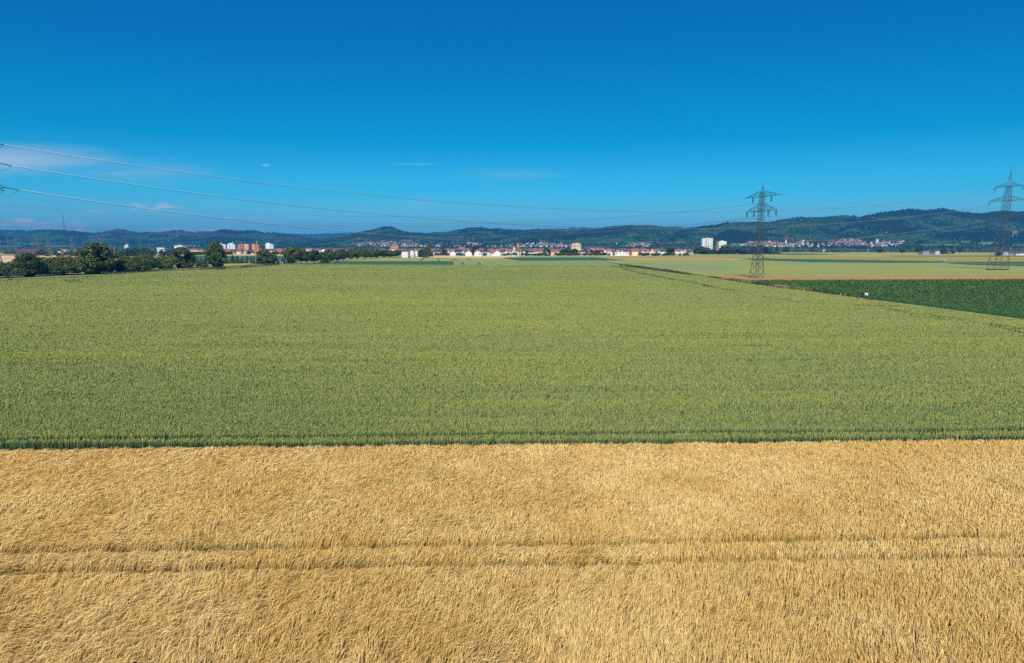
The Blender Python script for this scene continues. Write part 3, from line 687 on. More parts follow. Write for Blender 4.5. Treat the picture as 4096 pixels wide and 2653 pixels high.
# vineyards, meadows and quarries: (pixel centre, half size, colour)
MEADOW = (.17, .20, .065); VINE = (.12, .165, .055); DRY = (.36, .28, .13); EARTH = (.42, .25, .17); ROCK = (.24, .17, .17)
CLEAR = [(445, 958, 45, 4, VINE), (690, 949, 28, 3, EARTH), (648, 953, 12, 2.5, EARTH), (705, 957, 16, 3, DRY), (962, 970, 18, 5, VINE), (120, 975, 60, 4, VINE), (40, 985, 60, 5, VINE), (230, 985, 80, 5, VINE),
         (1885, 957, 18, 4, DRY), (1850, 966, 40, 4, MEADOW), (1735, 973, 22, 4, MEADOW), (1925, 962, 25, 4, VINE), (2170, 965, 26, 6, MEADOW), (2200, 960, 14, 3, DRY), (2222, 970, 12, 3, DRY), (2160, 974, 8, 3, DRY),
         (2390, 971, 18, 3, DRY), (2393, 963, 5, 5, EARTH), (2560, 973, 70, 8, VINE), (2615, 966, 28, 5, VINE), (2660, 968, 22, 4, MEADOW), (2725, 969, 38, 7, MEADOW), (2930, 974, 40, 2.5, EARTH), (2950, 981, 45, 5, VINE),
         (2530, 982, 40, 4, VINE), (2935, 961, 9, 3, DRY), (3120, 951, 30, 4, MEADOW), (3165, 950, 14, 3, DRY), (3235, 962, 22, 5, VINE), (3380, 939, 12, 3, MEADOW), (3385, 955, 20, 3, VINE), (3450, 950, 10, 5, MEADOW),
         (3548, 932, 20, 5, DRY), (3690, 978, 80, 6, VINE), (3780, 980, 70, 7, MEADOW), (3860, 968, 25, 6, VINE), (3955, 974, 45, 9, MEADOW), (4060, 928, 18, 8, DRY), (4062, 944, 24, 8, ROCK), (4075, 965, 20, 3, DRY), (3480, 979, 30, 3, VINE), (4080, 980, 40, 6, VINE), (2880, 984, 50, 4, VINE)]
def clearing(px, py):
    idx = np.full(px.shape, -1)
    for i, (x, y, rx, ry, c) in enumerate(CLEAR):
        dd = ((px - x) / rx) ** 2 + ((py - y) / ry) ** 2 + .5 * (vnoise(px / 6, py / 3, 90 + i) - .5)
        idx = np.where(dd < 1, i, idx)
    return idx
# villages: pixel outline, how many houses
VILLAGES = {
 'hillside': ([(1500, 967), (1535, 965), (1580, 968), (1612, 964), (1650, 966), (1668, 974), (1700, 973), (1745, 976), (1790, 972), (1860, 973), (1900, 976), (1960, 981), (2000, 984), (2000, 997), (1700, 997), (1620, 990), (1500, 988)], 470),
 'church': ([(2000, 982), (2040, 975), (2110, 974), (2180, 976), (2230, 981), (2290, 984), (2290, 992), (2120, 994), (2000, 997)], 190),
 'vineyard': ([(2560, 979), (2630, 969), (2690, 973), (2700, 982), (2600, 985)], 40),
 'roadside': ([(2480, 988), (2540, 984), (2600, 986), (2600, 993), (2480, 995)], 40),
 'steeple': ([(2960, 984), (3010, 972), (3110, 971), (3150, 980), (3210, 975), (3250, 982), (3320, 970), (3350, 966), (3400, 959), (3440, 961), (3455, 975), (3500, 985), (3505, 992), (3300, 993), (2960, 993)], 430),
 'eastern': ([(3490, 976), (3540, 970), (3612, 967), (3616, 976), (3580, 988), (3500, 990)], 75),
 'castle': ([(1383, 988), (1420, 979), (1470, 972), (1510, 968), (1510, 985), (1450, 989)], 60),
 'ridge': ([(616, 972), (632, 966), (665, 964), (692, 966), (694, 970), (660, 974), (618, 976)], 15),
 'western': ([(680, 982), (698, 979), (745, 983), (800, 989), (800, 993), (700, 990)], 34),
}
def village_mask(px, py):
    r = np.zeros(px.shape, bool)
    for poly, _ in VILLAGES.values():
        r |= inpoly(px, py, poly)
    return r
def hill_z(X, Y):
    z = np.zeros(np.shape(X))
    for h in HILLS: z = np.maximum(z, h.height(X, Y))
    return z
def on_hill(px, py):
    """Nearest point of the hills that the photo shows at a pixel (py above the horizon)."""
    ys = np.arange(2500, 6200, 12.0)
    p = [at(px, py, 1000.0)]
    d = p[0] - Vector((0, 0, H))
    X = d.x / d.y * ys; Zr = H + d.z / d.y * ys
    zz = hill_z(X, ys)
    hit = np.nonzero(zz >= Zr)[0]
    i = hit[0] if len(hit) else len(ys) - 1
    return Vector((X[i], ys[i], zz[i]))

FOREST_V, FOREST_F, FOREST_C = [], [], []
ico = [(0, 0, 1)] + [(.894 * math.cos(a * math.pi / 5 * 2), .894 * math.sin(a * math.pi / 5 * 2), .447) for a in range(5)] + [(.894 * math.cos((a + .5) * math.pi / 5 * 2), .894 * math.sin((a + .5) * math.pi / 5 * 2), -.447) for a in range(5)] + [(0, 0, -1)]
icof = [(0, 1 + a, 1 + (a + 1) % 5) for a in range(5)] + [(1 + a, 6 + a, 1 + (a + 1) % 5) for a in range(5)] + [(1 + (a + 1) % 5, 6 + a, 6 + (a + 1) % 5) for a in range(5)]
ico = np.array(ico); icof = np.array(icof)              # the underside is left open: it sits in the ground
for h in HILLS:
    cols_ = np.linspace(h.x0, h.x1, h.ncol); ts = np.concatenate([np.linspace(0, 1, h.nrow), [1.1, 1.3]])
    PXg, Tg = np.meshgrid(cols_, ts)
    Yg = h.foot + Tg * (h.ridge - h.foot); zr = np.maximum(h.zsky(PXg), 0)
    tcl = np.clip(Tg, 0, 1); zg = zr * (.36 * tcl + .64 * tcl * tcl * (3 - 2 * tcl))
    Xg = (PXg - CX) / F * (Yg * CP + (H - zg) * SP)
    Zg = np.maximum(h.height(Xg, Yg), -3.0)
    V = np.stack([Xg, Yg, Zg], 2).reshape(-1, 3)
    nr, nc = PXg.shape
    ii = np.arange(nr - 1)[:, None] * nc + np.arange(nc - 1)[None]
    Fq = np.stack([ii, ii + 1, ii + nc + 1, ii + nc], 2).reshape(-1, 4)
    px, py = proj(V)
    cid = clearing(px, py)
    colr = np.tile(np.array([.02, .06, .02]), (len(V), 1))
    nz = fnoise(V[:, 0] / 120, V[:, 1] / 160, 33, 3)[:, None]
    low = (Tg.reshape(-1, 1) < .30)
    colr = np.where(low & (nz > .48), np.array([.065, .125, .042]), colr)
    for i, c in enumerate(CLEAR): colr[cid == i] = c[4]
    me = np_mesh(h.name, V, Fq, [M['hill']], cols=colr, smooth=True)
    tag(link(h.name, me), h.label, 'hill', kind='structure')
    # trees standing on it
    ncr = int({'far_hills': 9000}.get(h.name, (h.x1 - h.x0) * 26))
    pxr = h.x0 + rng.random(ncr) * (h.x1 - h.x0); t = .02 + 1.02 * rng.random(ncr) ** .9
    Yr = h.foot + t * (h.ridge - h.foot)
    zr = np.maximum(h.zsky(pxr), 0); tcl = np.clip(t, 0, 1); zg = zr * (.36 * tcl + .64 * tcl * tcl * (3 - 2 * tcl))
    Xr = (pxr - CX) / F * (Yr * CP + (H - zg) * SP); Zr = h.height(Xr, Yr)
    qx, qy = proj(np.stack([Xr, Yr, Zr + 3], 1))
    patch = fnoise(Xr / 120, Yr / 160, 33, 3)
    keep = (Zr > 2) & (clearing(qx, qy) < 0)
    keep &= ~(village_mask(qx, qy) & (rng.random(ncr) < .72))
    keep &= (t > .30) | (patch < .5) | (rng.random(ncr) < .35)
    Xr, Yr, Zr, t, patch = Xr[keep], Yr[keep], Zr[keep], t[keep], patch[keep]; m = len(Xr)
    s = (4.6 + 3.6 * rng.random(m)) * (2.1 if h.name == 'far_hills' else 1.0) * np.where(t < .3, .75, 1.0)
    con = (fnoise(Xr / 260, Yr / 260, 35 + h.seed, 2) > .60) & (rng.random(m) < .7)
    hz = np.where(con, 1.75, 1.05) * (.85 + .3 * rng.random(m)); wz = np.where(con, .62, 1.15)
    a = rng.random(m) * 6.283
    base = ico[None] * (1 + .25 * (rng.random((m, 12, 1)) - .5))
    x = base[..., 0] * np.cos(a)[:, None] - base[..., 1] * np.sin(a)[:, None]; y = base[..., 0] * np.sin(a)[:, None] + base[..., 1] * np.cos(a)[:, None]
    vv = np.stack([x * (s * wz)[:, None] + Xr[:, None], y * (s * wz)[:, None] + Yr[:, None], (base[..., 2] + .55) * (s * hz)[:, None] + Zr[:, None]], 2)
    off = sum(len(b) for b in FOREST_V)
    FOREST_V.append(vv.reshape(-1, 3)); FOREST_F.append((icof[None] + (np.arange(m) * 12)[:, None, None]).reshape(-1, 3) + off)
    sp_ = fnoise(Xr / 90, Yr / 90, 37, 3)
    cc = np.where(con[:, None], np.array([.003, .024, .014]), np.where((sp_ > .56)[:, None], np.array([.030, .076, .026]), np.where((sp_ > .44)[:, None], np.array([.011, .052, .02]), np.array([.003, .032, .014]))))
    cc = np.where(((rng.random(m) < .09) & ~con)[:, None], np.array([.055, .105, .04]), cc)
    FOREST_C.append(np.repeat(cc, 12, axis=0))
me = np_mesh('forest', np.concatenate(FOREST_V), np.concatenate(FOREST_F), [M['forest']], cols=np.concatenate(FOREST_C))
tag(link('forest', me), 'mixed forest covering the far hills', 'forest', kind='stuff')

# ---------------------------------------------------------------- haze over the plain
HAZE_DENSITY = 8.8e-5
HAZE_COLOR = (.05, .44, 1.0)
hb = MB(); hb.box(-14000, 14000, -120, 14600, -1.0, 430)
hm = bpy.data.materials.new('haze'); hm.use_nodes = True
t = hm.node_tree; t.nodes.clear()
pv = N(t, 'ShaderNodeVolumePrincipled'); pv.inputs['Color'].default_value = (*HAZE_COLOR, 1); pv.inputs['Density'].default_value = HAZE_DENSITY
mo = N(t, 'ShaderNodeOutputMaterial'); t.links.new(pv.outputs[0], mo.inputs['Volume'])
tag(hb.build('haze', hm), 'thin blue air between the fields and the hills', 'haze', kind='stuff')

# ---------------------------------------------------------------- pylons
def lerp_prof(prof, z):
    return float(np.interp(z, [p[0] for p in prof], [p[1] for p in prof]))
def pylon(name, base, rz, prof, arms, spike, mats, label, group, r=.11, npan=16, ins_kind='hang', belts=(), strain=None):
    """prof: (height, half width) of the tapering shaft; arms: (height, half length, rise of the truss, insulator offsets)."""
    root = empty(name, base, rz)
    tag(root, label, 'pylon', group)
    top = prof[-1][0]
    zs = [0.0]
    while zs[-1] < top - .5:
        w = lerp_prof(prof, zs[-1]); zs.append(min(top, zs[-1] + max(1.15, w * 1.55)))
    zs[-1] = top
    corners = ((1, 1), (-1, 1), (-1, -1), (1, -1))
    for cx_, cy_ in corners:                                     # each leg runs the whole height
        b = MB()
        for z0, z1 in zip(zs[:-1], zs[1:]):
            w0, w1 = lerp_prof(prof, z0), lerp_prof(prof, z1)
            b.bar((cx_ * w0, cy_ * w0, z0 - (.3 if z0 == 0 else 0)), (cx_ * w1, cy_ * w1, z1), r * (1.25 if z0 < top * .5 else .95))
        b.build('leg', mats[0], root)
    b = MB()
    for i, (z0, z1) in enumerate(zip(zs[:-1], zs[1:])):
        w0, w1 = lerp_prof(prof, z0), lerp_prof(prof, z1)
        for k in range(4):
            (ax, ay), (bx, by) = corners[k], corners[(k + 1) % 4]
            b.bar((ax * w0, ay * w0, z0), (bx * w1, by * w1, z1), r * .62)
            b.bar((bx * w0, by * w0, z0), (ax * w1, ay * w1, z1), r * .62)
            if i in belts or z1 == top: b.bar((ax * w1, ay * w1, z1), (bx * w1, by * w1, z1), r * .8)
    b.build('bracing', mats[0], root)
    if spike:
        b = MB(); w = prof[-1][1]
        for cx_, cy_ in corners: b.bar((cx_ * w, cy_ * w, top), (0, 0, top + spike[0]), r * .7)
        if spike[1]: b.bar((0, 0, top + spike[0] - .3), (0, 0, top + spike[0] + spike[1]), r * .55, r2=r * .3)
        b.build('earth_wire_peak', mats[0], root)
    attach = {}
    for ai, (z, half, rise, offs) in enumerate(arms):
        b = MB(); w = lerp_prof(prof, z); wu = lerp_prof(prof, min(top, z + rise))
        for s in (-1, 1):
            tip = (s * half, 0, z)
            for yy_ in (-1, 1):
                b.bar((s * w, yy_ * w, z), tip, r * .9)
                b.bar((s * wu, yy_ * wu, z + rise), tip, r * .75)
                nb = 4
                for j in range(nb):
                    f0, f1 = j / nb, (j + .5) / nb
                    lo0 = Vector((s * w, yy_ * w, z)).lerp(Vector(tip), f0); up = Vector((s * wu, yy_ * wu, z + rise)).lerp(Vector(tip), f1)
                    lo1 = Vector((s * w, yy_ * w, z)).lerp(Vector(tip), (j + 1) / nb)
                    if j < nb - 1: b.bar(lo0, up, r * .5); b.bar(up, lo1, r * .5)
            for j in range(1, 4):
                f0 = j / 4
                b.bar(Vector((s * w, w, z)).lerp(Vector(tip), f0), Vector((s * w, -w, z)).lerp(Vector(tip), f0), r * .5)
            b.bar((s * w, -w, z), (s * w, w, z), r * .7)
        for yy_ in (-1, 1): b.bar((-w, yy_ * w, z), (w, yy_ * w, z), r * .9)
        b.build('cross_arm', mats[0], root)
        for oi_, x in enumerate(offs):
            b = MB()
            if ins_kind == 'hang':
                for dx in (-.38, .38):
                    b.bar((x + dx, 0, z - .1), (x + dx, 0, z - 2.3), .14, n=6)
                b.bar((x - .45, 0, z - 2.3), (x, 0, z - 2.75), .08); b.bar((x + .45, 0, z - 2.3), (x, 0, z - 2.75), .08)
                attach[(ai, oi_)] = Vector((x, 0, z - 2.8))
            else:
                sd = strain or Vector((0, 1, 0))
                for dy in (-1, 1):
                    b.bar((x + sd.x * .2 * dy, sd.y * .2 * dy, z), (x + sd.x * 4.6 * dy, sd.y * 4.6 * dy, z - .9), .17, n=6)
                prev = Vector((x - sd.x * 4.6, -4.6 * sd.y, z - .9))
                for j in range(1, 9):                           # the slack jumper loop under the arm
                    a_ = j / 8; p = Vector((x + sd.x * (-4.6 + 9.2 * a_), sd.y * (-4.6 + 9.2 * a_), z - .9 - 9.0 * a_ * (1 - a_))); b.bar(prev, p, .07); prev = p
                attach[(ai, oi_)] = Vector((x, 0, z - .9))
            b.build('insulator_string', M['insulator'], root)
    bpy.context.view_layer.update()
    mw = Matrix.LocRotScale(Vector(base), Matrix.Rotation(rz, 3, 'Z'), None)
    return root, {k: mw @ v for k, v in attach.items()}, mw

st = [M['steel'], M['dark_steel']]
PR_BASE = ground(3026, 1116.5)
PR, PRA, PRM = pylon('pylon', PR_BASE, math.atan2(-.96, .275), [(0, 2.45), (11.5, 1.6), (29.5, 1.0), (40.3, .8)],
      [(38.5, 13.6, 2.6, (-7.0, 7.0)), (31.9, 11.6, 3.6, (-11.3, -5.5, 5.5, 11.3))], (3.5, 2.2), st,
      'steel lattice pylon with two cross arms in the gold strip beside the dark crop', 'large lattice pylons', r=.105, belts=(1, 7))
FR_BASE = ground(3990, 1081)
FR, FRA, FRM = pylon('pylon', FR_BASE, math.atan2(-.9, .42), [(0, 4.7), (11, 3.6), (35, 2.0), (45, 1.65), (54.5, 1.25)],
      [(54.2, 8.8, 2.4, (-8.6, 8.6)), (45.1, 11.5, 3.2, (-11.3, 11.3)), (35.0, 13.4, 4.0, (-13.2, -6.8, 6.8, 13.2))], (9.4, 0), st,
      'tall dark green steel pylon with three cross arms near the grey road', 'large lattice pylons', r=.125, belts=(1,))
LP_BASE = ground(-32, 1131)
LP, LPA, LPM = pylon('pylon', LP_BASE, math.atan2(-.3, .95), [(0, 5.4), (12, 2.6), (40, 1.9), (60, 1.2)],
      [(57.6, 11.0, 2.8, (-10.9, 10.9)), (49.2, 13.8, 3.6, (-13.6, 13.6)), (39.4, 16.2, 4.4, (-16.0, -7.5, 7.5, 16.0))], (10, 0), st,
      'tall pylon cut by the photo edge with only a leg and arm tips showing', 'large lattice pylons', r=.15, ins_kind='strain', strain=Matrix.Rotation(-math.atan2(-.3, .95), 3, 'Z') @ Vector((.95, .31, 0)))

# ---------------------------------------------------------------- overhead lines
def wire(name, a, b, sag, r, m, label, cat='power line', group=None, pair=.0, n=48, t0=0.0, t1=1.0):
    """One conductor or bundle hanging between two points; pair is the gap of a two-wire bundle."""
    a, b = Vector(a), Vector(b)
    mb = MB()
    d = (b - a); d.z = 0; d.normalize(); s = Vector((-d.y, d.x, 0))
    for off in ((-pair / 2, pair / 2) if pair else (0.0,)):
        pts = []
        for i in range(n + 1):
            t = t0 + (t1 - t0) * i / n
            p = a.lerp(b, t); p.z -= 4 * sag * t * (1 - t) + (off if pair else 0)
            pts.append(p + s * off)
        vs = []; k = 5
        for i, p in enumerate(pts):
            tdir = (pts[min(i + 1, n)] - pts[max(i - 1, 0)]).normalized(); u = tdir.cross(Vector((0, 0, 1))).normalized(); w = u.cross(tdir)
            vs += [p + (u * math.cos(6.2832 * j / k) + w * math.sin(6.2832 * j / k)) * r for j in range(k)]
        fs = [(i * k + j, i * k + (j + 1) % k, (i + 1) * k + (j + 1) % k, (i + 1) * k + j) for i in range(n) for j in range(k)]
        mb.add(vs, fs)
    o = mb.build(name, m)
    return tag(o, label, cat, group)
al, dw = M['aluminium'], M['dull_wire']
G = 'overhead lines between the pylons'
tip = lambda A, k, dx: A[k]
LD = Vector((.95, .31, 0))
Lpt = lambda i, j: LPA[(i, j)] + LD * 4.6
W_R = .056
wire('power_line', Lpt(0, 1), FRA[(0, 0)], 19.5, W_R, al, 'highest bright double conductor sloping down from the cut-off pylon', group=G, pair=.55)
wire('power_line', Lpt(1, 1), FRA[(1, 0)], 20, W_R, al, 'middle bright double conductor sloping down from the cut-off pylon', group=G, pair=.4)
wire('power_line', Lpt(2, 3), FRA[(2, 0)], 20, W_R, al, 'lowest bright double conductor running in front of the white towers', group=G, pair=.4)
wire('power_line', LPM @ Vector((0, 0, 70)), FRM @ Vector((0, 0, 63.6)), 17, .022, dw, 'thin earth wire from the highest pylon tip high over the plain', group=G)
QOFF = Vector((-350, -107, 0))
for (k, sg, rr, lb) in (((0, 0), 12.2, .034, 'dark wire from the upper arm, left insulator, of the two-armed pylon'), ((0, 1), 11.6, .034, 'dark wire from the upper arm, right insulator, of the two-armed pylon'),
                    ((1, 0), 11.0, .034, 'dark wire from the outermost left insulator of the lower arm'), ((1, 1), 10.6, .03, 'dark wire from the inner left insulator of the lower arm'),
                    ((1, 2), 10.3, .03, 'dark wire from the inner right insulator of the lower arm'), ((1, 3), 10.0, .03, 'dark wire from the outermost right insulator of the lower arm')):
    wire('power_line', PRA[k] + QOFF, PRA[k], sg, rr, dw, lb + ', running left', group=G)
wire('power_line', PRM @ Vector((-13.6, 0, 38.6)) + QOFF, PRM @ Vector((-13.6, 0, 38.6)), 11.0, .024, dw, 'faint wire from the left tip of the upper arm running left', group=G)
SOFF = Vector((330, 250, 8))
for k, lb in (((0, 0), 'upper left'), ((0, 1), 'upper right'), ((1, 0), 'lower outer left'), ((1, 2), 'lower inner right'), ((1, 3), 'lower outer right')):
    wire('power_line', PRA[k], PRA[k] + SOFF, 5.0, .03, dw, 'dark wire leaving the two-armed pylon to the right from its %s insulator' % lb, group=G)
wire('power_line', PRM @ Vector((13.6, 0, 38.6)), PRM @ Vector((13.6, 0, 38.6)) + SOFF, 5.0, .026, dw, 'dark wire leaving the two-armed pylon to the right from its upper arm tip', group=G)

# lattice masts far away on the left
def far_mast(px, ytop, ybase, Yd, label, red=False, arms=1, rr=.15, tp=(.0, .035)):
    base = at(px, 1000, Yd); base.z = 0
    htot = at(px, ytop, Yd).z
    root = empty('lattice_mast', base, rng.random() * .7)
    tag(root, label, 'pylon', 'lattice masts far behind the hedge')
    m0 = M['rusty_steel'] if red != 'dark' else M['dark_steel']
    w0 = htot * (.05 if red == 'dark' else .06)
    def sect(nm, z0, z1, m):
        b = MB(); n = max(2, int((z1 - z0) / (htot * .07)))
        for i in range(n):
            a0, a1 = z0 + (z1 - z0) * i / n, z0 + (z1 - z0) * (i + 1) / n
            q0, q1 = w0 * (1 - .93 * (a0 / htot) ** .8), w0 * (1 - .93 * (a1 / htot) ** .8)
            cs = ((1, 1), (-1, 1), (-1, -1), (1, -1))
            for k in range(4):
                c, e = cs[k], cs[(k + 1) % 4]
                b.bar((c[0] * q0, c[1] * q0, a0), (c[0] * q1, c[1] * q1, a1), rr * .8)
                b.bar((c[0] * q0, c[1] * q0, a0), (e[0] * q1, e[1] * q1, a1), rr * .45)
                b.bar((e[0] * q0, e[1] * q0, a0), (c[0] * q1, c[1] * q1, a1), rr * .45)
        b.build(nm, m, root)
    if red is True:
        sect('lower_shaft', 0, htot * .36, m0); sect('red_section', htot * .36, htot * .66, M['red_paint']); sect('upper_shaft', htot * .66, htot, M['dark_steel'])
    else:
        sect('shaft', 0, htot, m0)
    for j in range(arms):
        z = htot * (.62 + .14 * j if arms > 1 else .58); hl = htot * ((.22 if red == 'dark' else .15) - .02 * j)
        if arms == 9: break
        b = MB()
        ra = rr * (1.7 if red == 'dark' else 1.0)
        b.bar((-hl, 0, z), (hl, 0, z), ra * .55); b.bar((-hl, 0, z), (0, 0, z + htot * .04), ra * .45); b.bar((hl, 0, z), (0, 0, z + htot * .04), rr * .45)
        for s in (-1, 1): b.bar((s * hl, 0, z), (s * hl, 0, z - htot * .035), rr * .4); b.bar((s * hl * .5, 0, z), (s * hl * .5, 0, z - htot * .035), rr * .4)
        b.build('cross_arm', M['red_paint'] if red is True else m0, root)
    return root
far_mast(36, 935, 1012, 1150, 'rust-coloured lattice mast nearest the cut-off pylon', arms=2)
far_mast(67, 938, 1010, 1300, 'pale lattice mast in front of the red farm roof', arms=2)
far_mast(152, 941, 1012, 1350, 'thin lattice mast right above the red farm roof end', arms=2)
far_mast(196, 944, 1016, 1050, 'lattice mast with wide splayed feet by the yellow house', arms=2)
far_mast(268, 858, 1008, 1000, 'tallest dark lattice mast with one wide arm of hanging strings', red='dark', arms=1, rr=.12)
far_mast(291, 946, 1014, 1200, 'pale lattice mast just behind the left side of the big tree', arms=2)
far_mast(338, 955, 1004, 1700, 'faint grey lattice mast above the big tree', arms=2)
far_mast(409, 918, 1000, 1500, 'dark lattice mast with a red middle section above the big tree', red=True, arms=2, rr=.22)
far_mast(442, 966, 1000, 2100, 'small red lattice mast between the big tree and a pole', red=True, arms=1, rr=.26)
far_mast(162, 972, 1003, 2300, 'small red mast beside the thin lattice mast', red=True, arms=1, rr=.26)
far_mast(505, 944, 1000, 1900, 'faint lattice mast above the small white blocks', arms=2, rr=.12)
far_mast(562, 962, 1000, 2000, 'faint lattice mast left of the white office building', arms=2, rr=.22)
far_mast(600, 966, 1000, 1900, 'faint lattice mast just left of the white office building', arms=2, rr=.22)

# ---------------------------------------------------------------- trees and bushes
def leaf_mesh(name, n, kind, seed, leaf, core=True):
    """Foliage in a unit box (diameter 1, height 1): leaf-sized faces clustered on many boughs."""
    g = np.random.default_rng(seed)
    if kind == 'spruce':
        z = 1 - np.sqrt(g.random(n)); tier = (np.floor(z * 14) + .25 + .5 * g.random(n)) / 14
        z = .6 * tier + .4 * z
        R = .5 * (1 - z) ** .85 * (.55 + .45 * (1 - ((z * 14) % 1)))
        rr = R * np.sqrt(g.random(n)) ** .5; a = g.random(n) * 6.283
        a = a + .5 * np.sin(a * 5 + seed)
        c = np.stack([rr * np.cos(a), rr * np.sin(a), .02 + z * .98 - rr * .18], 1)
        nrm = np.stack([np.cos(a) * .5, np.sin(a) * .5, np.ones(n) * .8], 1)
        tone = .75 + .5 * g.random(n)
    else:
        nl = {'round': 46, 'tall': 52, 'bush': 34, 'orchard': 30, 'poplar': 40}[kind]
        lc, lr = [], []
        while len(lc) < nl:
            u = g.normal(0, 1, 3); u /= np.linalg.norm(u)
            e = .26 + .19 * g.random()
            if kind == 'round': c = np.array([u[0] * e * .98, u[1] * e * .98, .48 + u[2] * .42]); r_ = .14 + .07 * g.random()
            elif kind == 'tall': c = np.array([u[0] * e, u[1] * e, .50 + u[2] * .42]); r_ = .12 + .07 * g.random()
            elif kind == 'orchard': c = np.array([u[0] * e, u[1] * e, .60 + u[2] * .30]); r_ = .14 + .08 * g.random()
            elif kind == 'poplar': c = np.array([u[0] * e * .85, u[1] * e * .85, .50 + u[2] * .44]); r_ = .14 + .05 * g.random()
            else: c = np.array([u[0] * e, u[1] * e, .30 + abs(u[2]) * .50]); r_ = .15 + .09 * g.random()
            if c[2] - r_ * .6 < 0: c[2] = r_ * .6
            k = 1.0 if c[2] > .25 or kind not in ('tall',) else .8
            lc.append(c); lr.append(r_ * k)
        lc = np.array(lc); lr = np.array(lr)
        li = g.integers(0, nl, n)
        v = g.normal(0, 1, (n, 3)); v /= np.linalg.norm(v, axis=1)[:, None]
        rad = lr[li] * (.55 + .5 * g.random(n) ** .5)
        c = lc[li] + v * rad[:, None] * np.array([1, 1, .8])
        c[:, 2] = np.clip(c[:, 2], .005, 1.0)
        nrm = v + np.array([0, 0, .5])
        tone = (.7 + .6 * g.random(nl))[li] * (.75 + .5 * g.random(n))
    nrm = nrm + g.normal(0, .55, (n, 3)); nrm /= np.linalg.norm(nrm, axis=1)[:, None]
    t1 = np.cross(nrm, g.normal(0, 1, (n, 3))); t1 /= np.linalg.norm(t1, axis=1)[:, None]
    t2 = np.cross(nrm, t1)
    s = (leaf * (.6 + .8 * g.random(n)))[:, None]
    V = np.stack([c - t1 * s, c - t2 * s * .6, c + t1 * s, c + t2 * s * .6], 1).reshape(-1, 3)
    base = {'spruce': (.030, .062, .028)}.get(kind, (.088, .118, .028))
    col_ = np.clip(np.array(base)[None] * tone[:, None], 0, 1)
    yl = g.random(n) < .12
    col_[yl] *= np.array([1.5, 1.25, .9])
    return np_mesh(name, V, np.arange(n * 4).reshape(-1, 4), [M['leaf']], cols=np.repeat(col_, 4, axis=0))
def trunk_mesh(kind, seed):
    g = random.Random(seed); b = MB()
    h0 = {'round': .45, 'tall': .6, 'orchard': .5, 'poplar': .8, 'spruce': .9, 'bush': .35}[kind]
    r0 = {'bush': .02, 'poplar': .035, 'spruce': .03}.get(kind, .035)
    p = Vector((0, 0, -.02)); r = r0
    pts = [p]
    for j in range(4):
        q = Vector((g.uniform(-.02, .02), g.uniform(-.02, .02), h0 * (j + 1) / 4)); b.bar(pts[-1], q, r, r2=r * .82, n=7); r *= .82; pts.append(q)
    if kind != 'spruce':
        for j in range(6):
            s = pts[1 + j % 3].lerp(pts[2 + j % 3], .5); a = j * 1.05 + g.random()
            e = s + Vector((math.cos(a) * g.uniform(.16, .30), math.sin(a) * g.uniform(.16, .30), g.uniform(.12, .30)))
            b.bar(s, e, r0 * .5, r2=r0 * .15, n=5)
    return b.mesh('trunk', [M['bark']])
CR, TK = {}, {}
for kd, nb, ns in (('round', 7000, 900), ('tall', 7500, 900), ('bush', 3000, 500), ('orchard', 4200, 700), ('poplar', 2600, 700), ('spruce', 2400, 500)):
    for sz_, cnt, lf in (('big', nb, .036), ('small', ns, .075)):
        lf2 = lf * {'bush': 1.5, 'poplar': 1.3, 'spruce': 1.5, 'orchard': 1.3}.get(kd, 1.0) if sz_ == 'big' else lf
        CR[kd, sz_] = [leaf_mesh('crown', cnt, kd, 100 + 7 * i + len(kd), lf2) for i in range(3)]
    TK[kd] = [trunk_mesh(kd, 5 + i) for i in range(2)]
CNT = [0]
def tree(px, w, top, base, kind, label, name='tree', group=None, colour=(1, 1, 1), Yd=None, big=None, cat=None):
    """A tree whose crown spans w photo pixels round px, from pixel row top down to its foot."""
    p = ground(px, base) if Yd is None else at(px, 1000, Yd)
    p.z = 0
    Yd = p.y
    ht = max(1.0, at(px, top, Yd).z); wd = w / F * Yd * 1.0
    CNT[0] += 1; i = CNT[0]
    big = (w > 26 or (1003 - top) > 60) if big is None else big
    root = empty(name, p, (i * 2.399) % 6.283)
    tag(root, label, cat or {'bush': 'bush'}.get(kind, 'tree'), group)
    root.scale = (wd, wd, ht)
    c = link('crown', CR[kind, 'big' if big else 'small'][i % 3], root); c.color = (*colour, 1)
    link('trunk', TK[kind][i % 2], root)
    return root
OL, DK, BL, YG, GY, RD = (1.25, 1.1, .8), (.62, .78, .85), (.62, .92, 1.25), (1.5, 1.35, .7), (.95, .95, 1.3), (1.3, .5, 1.2)
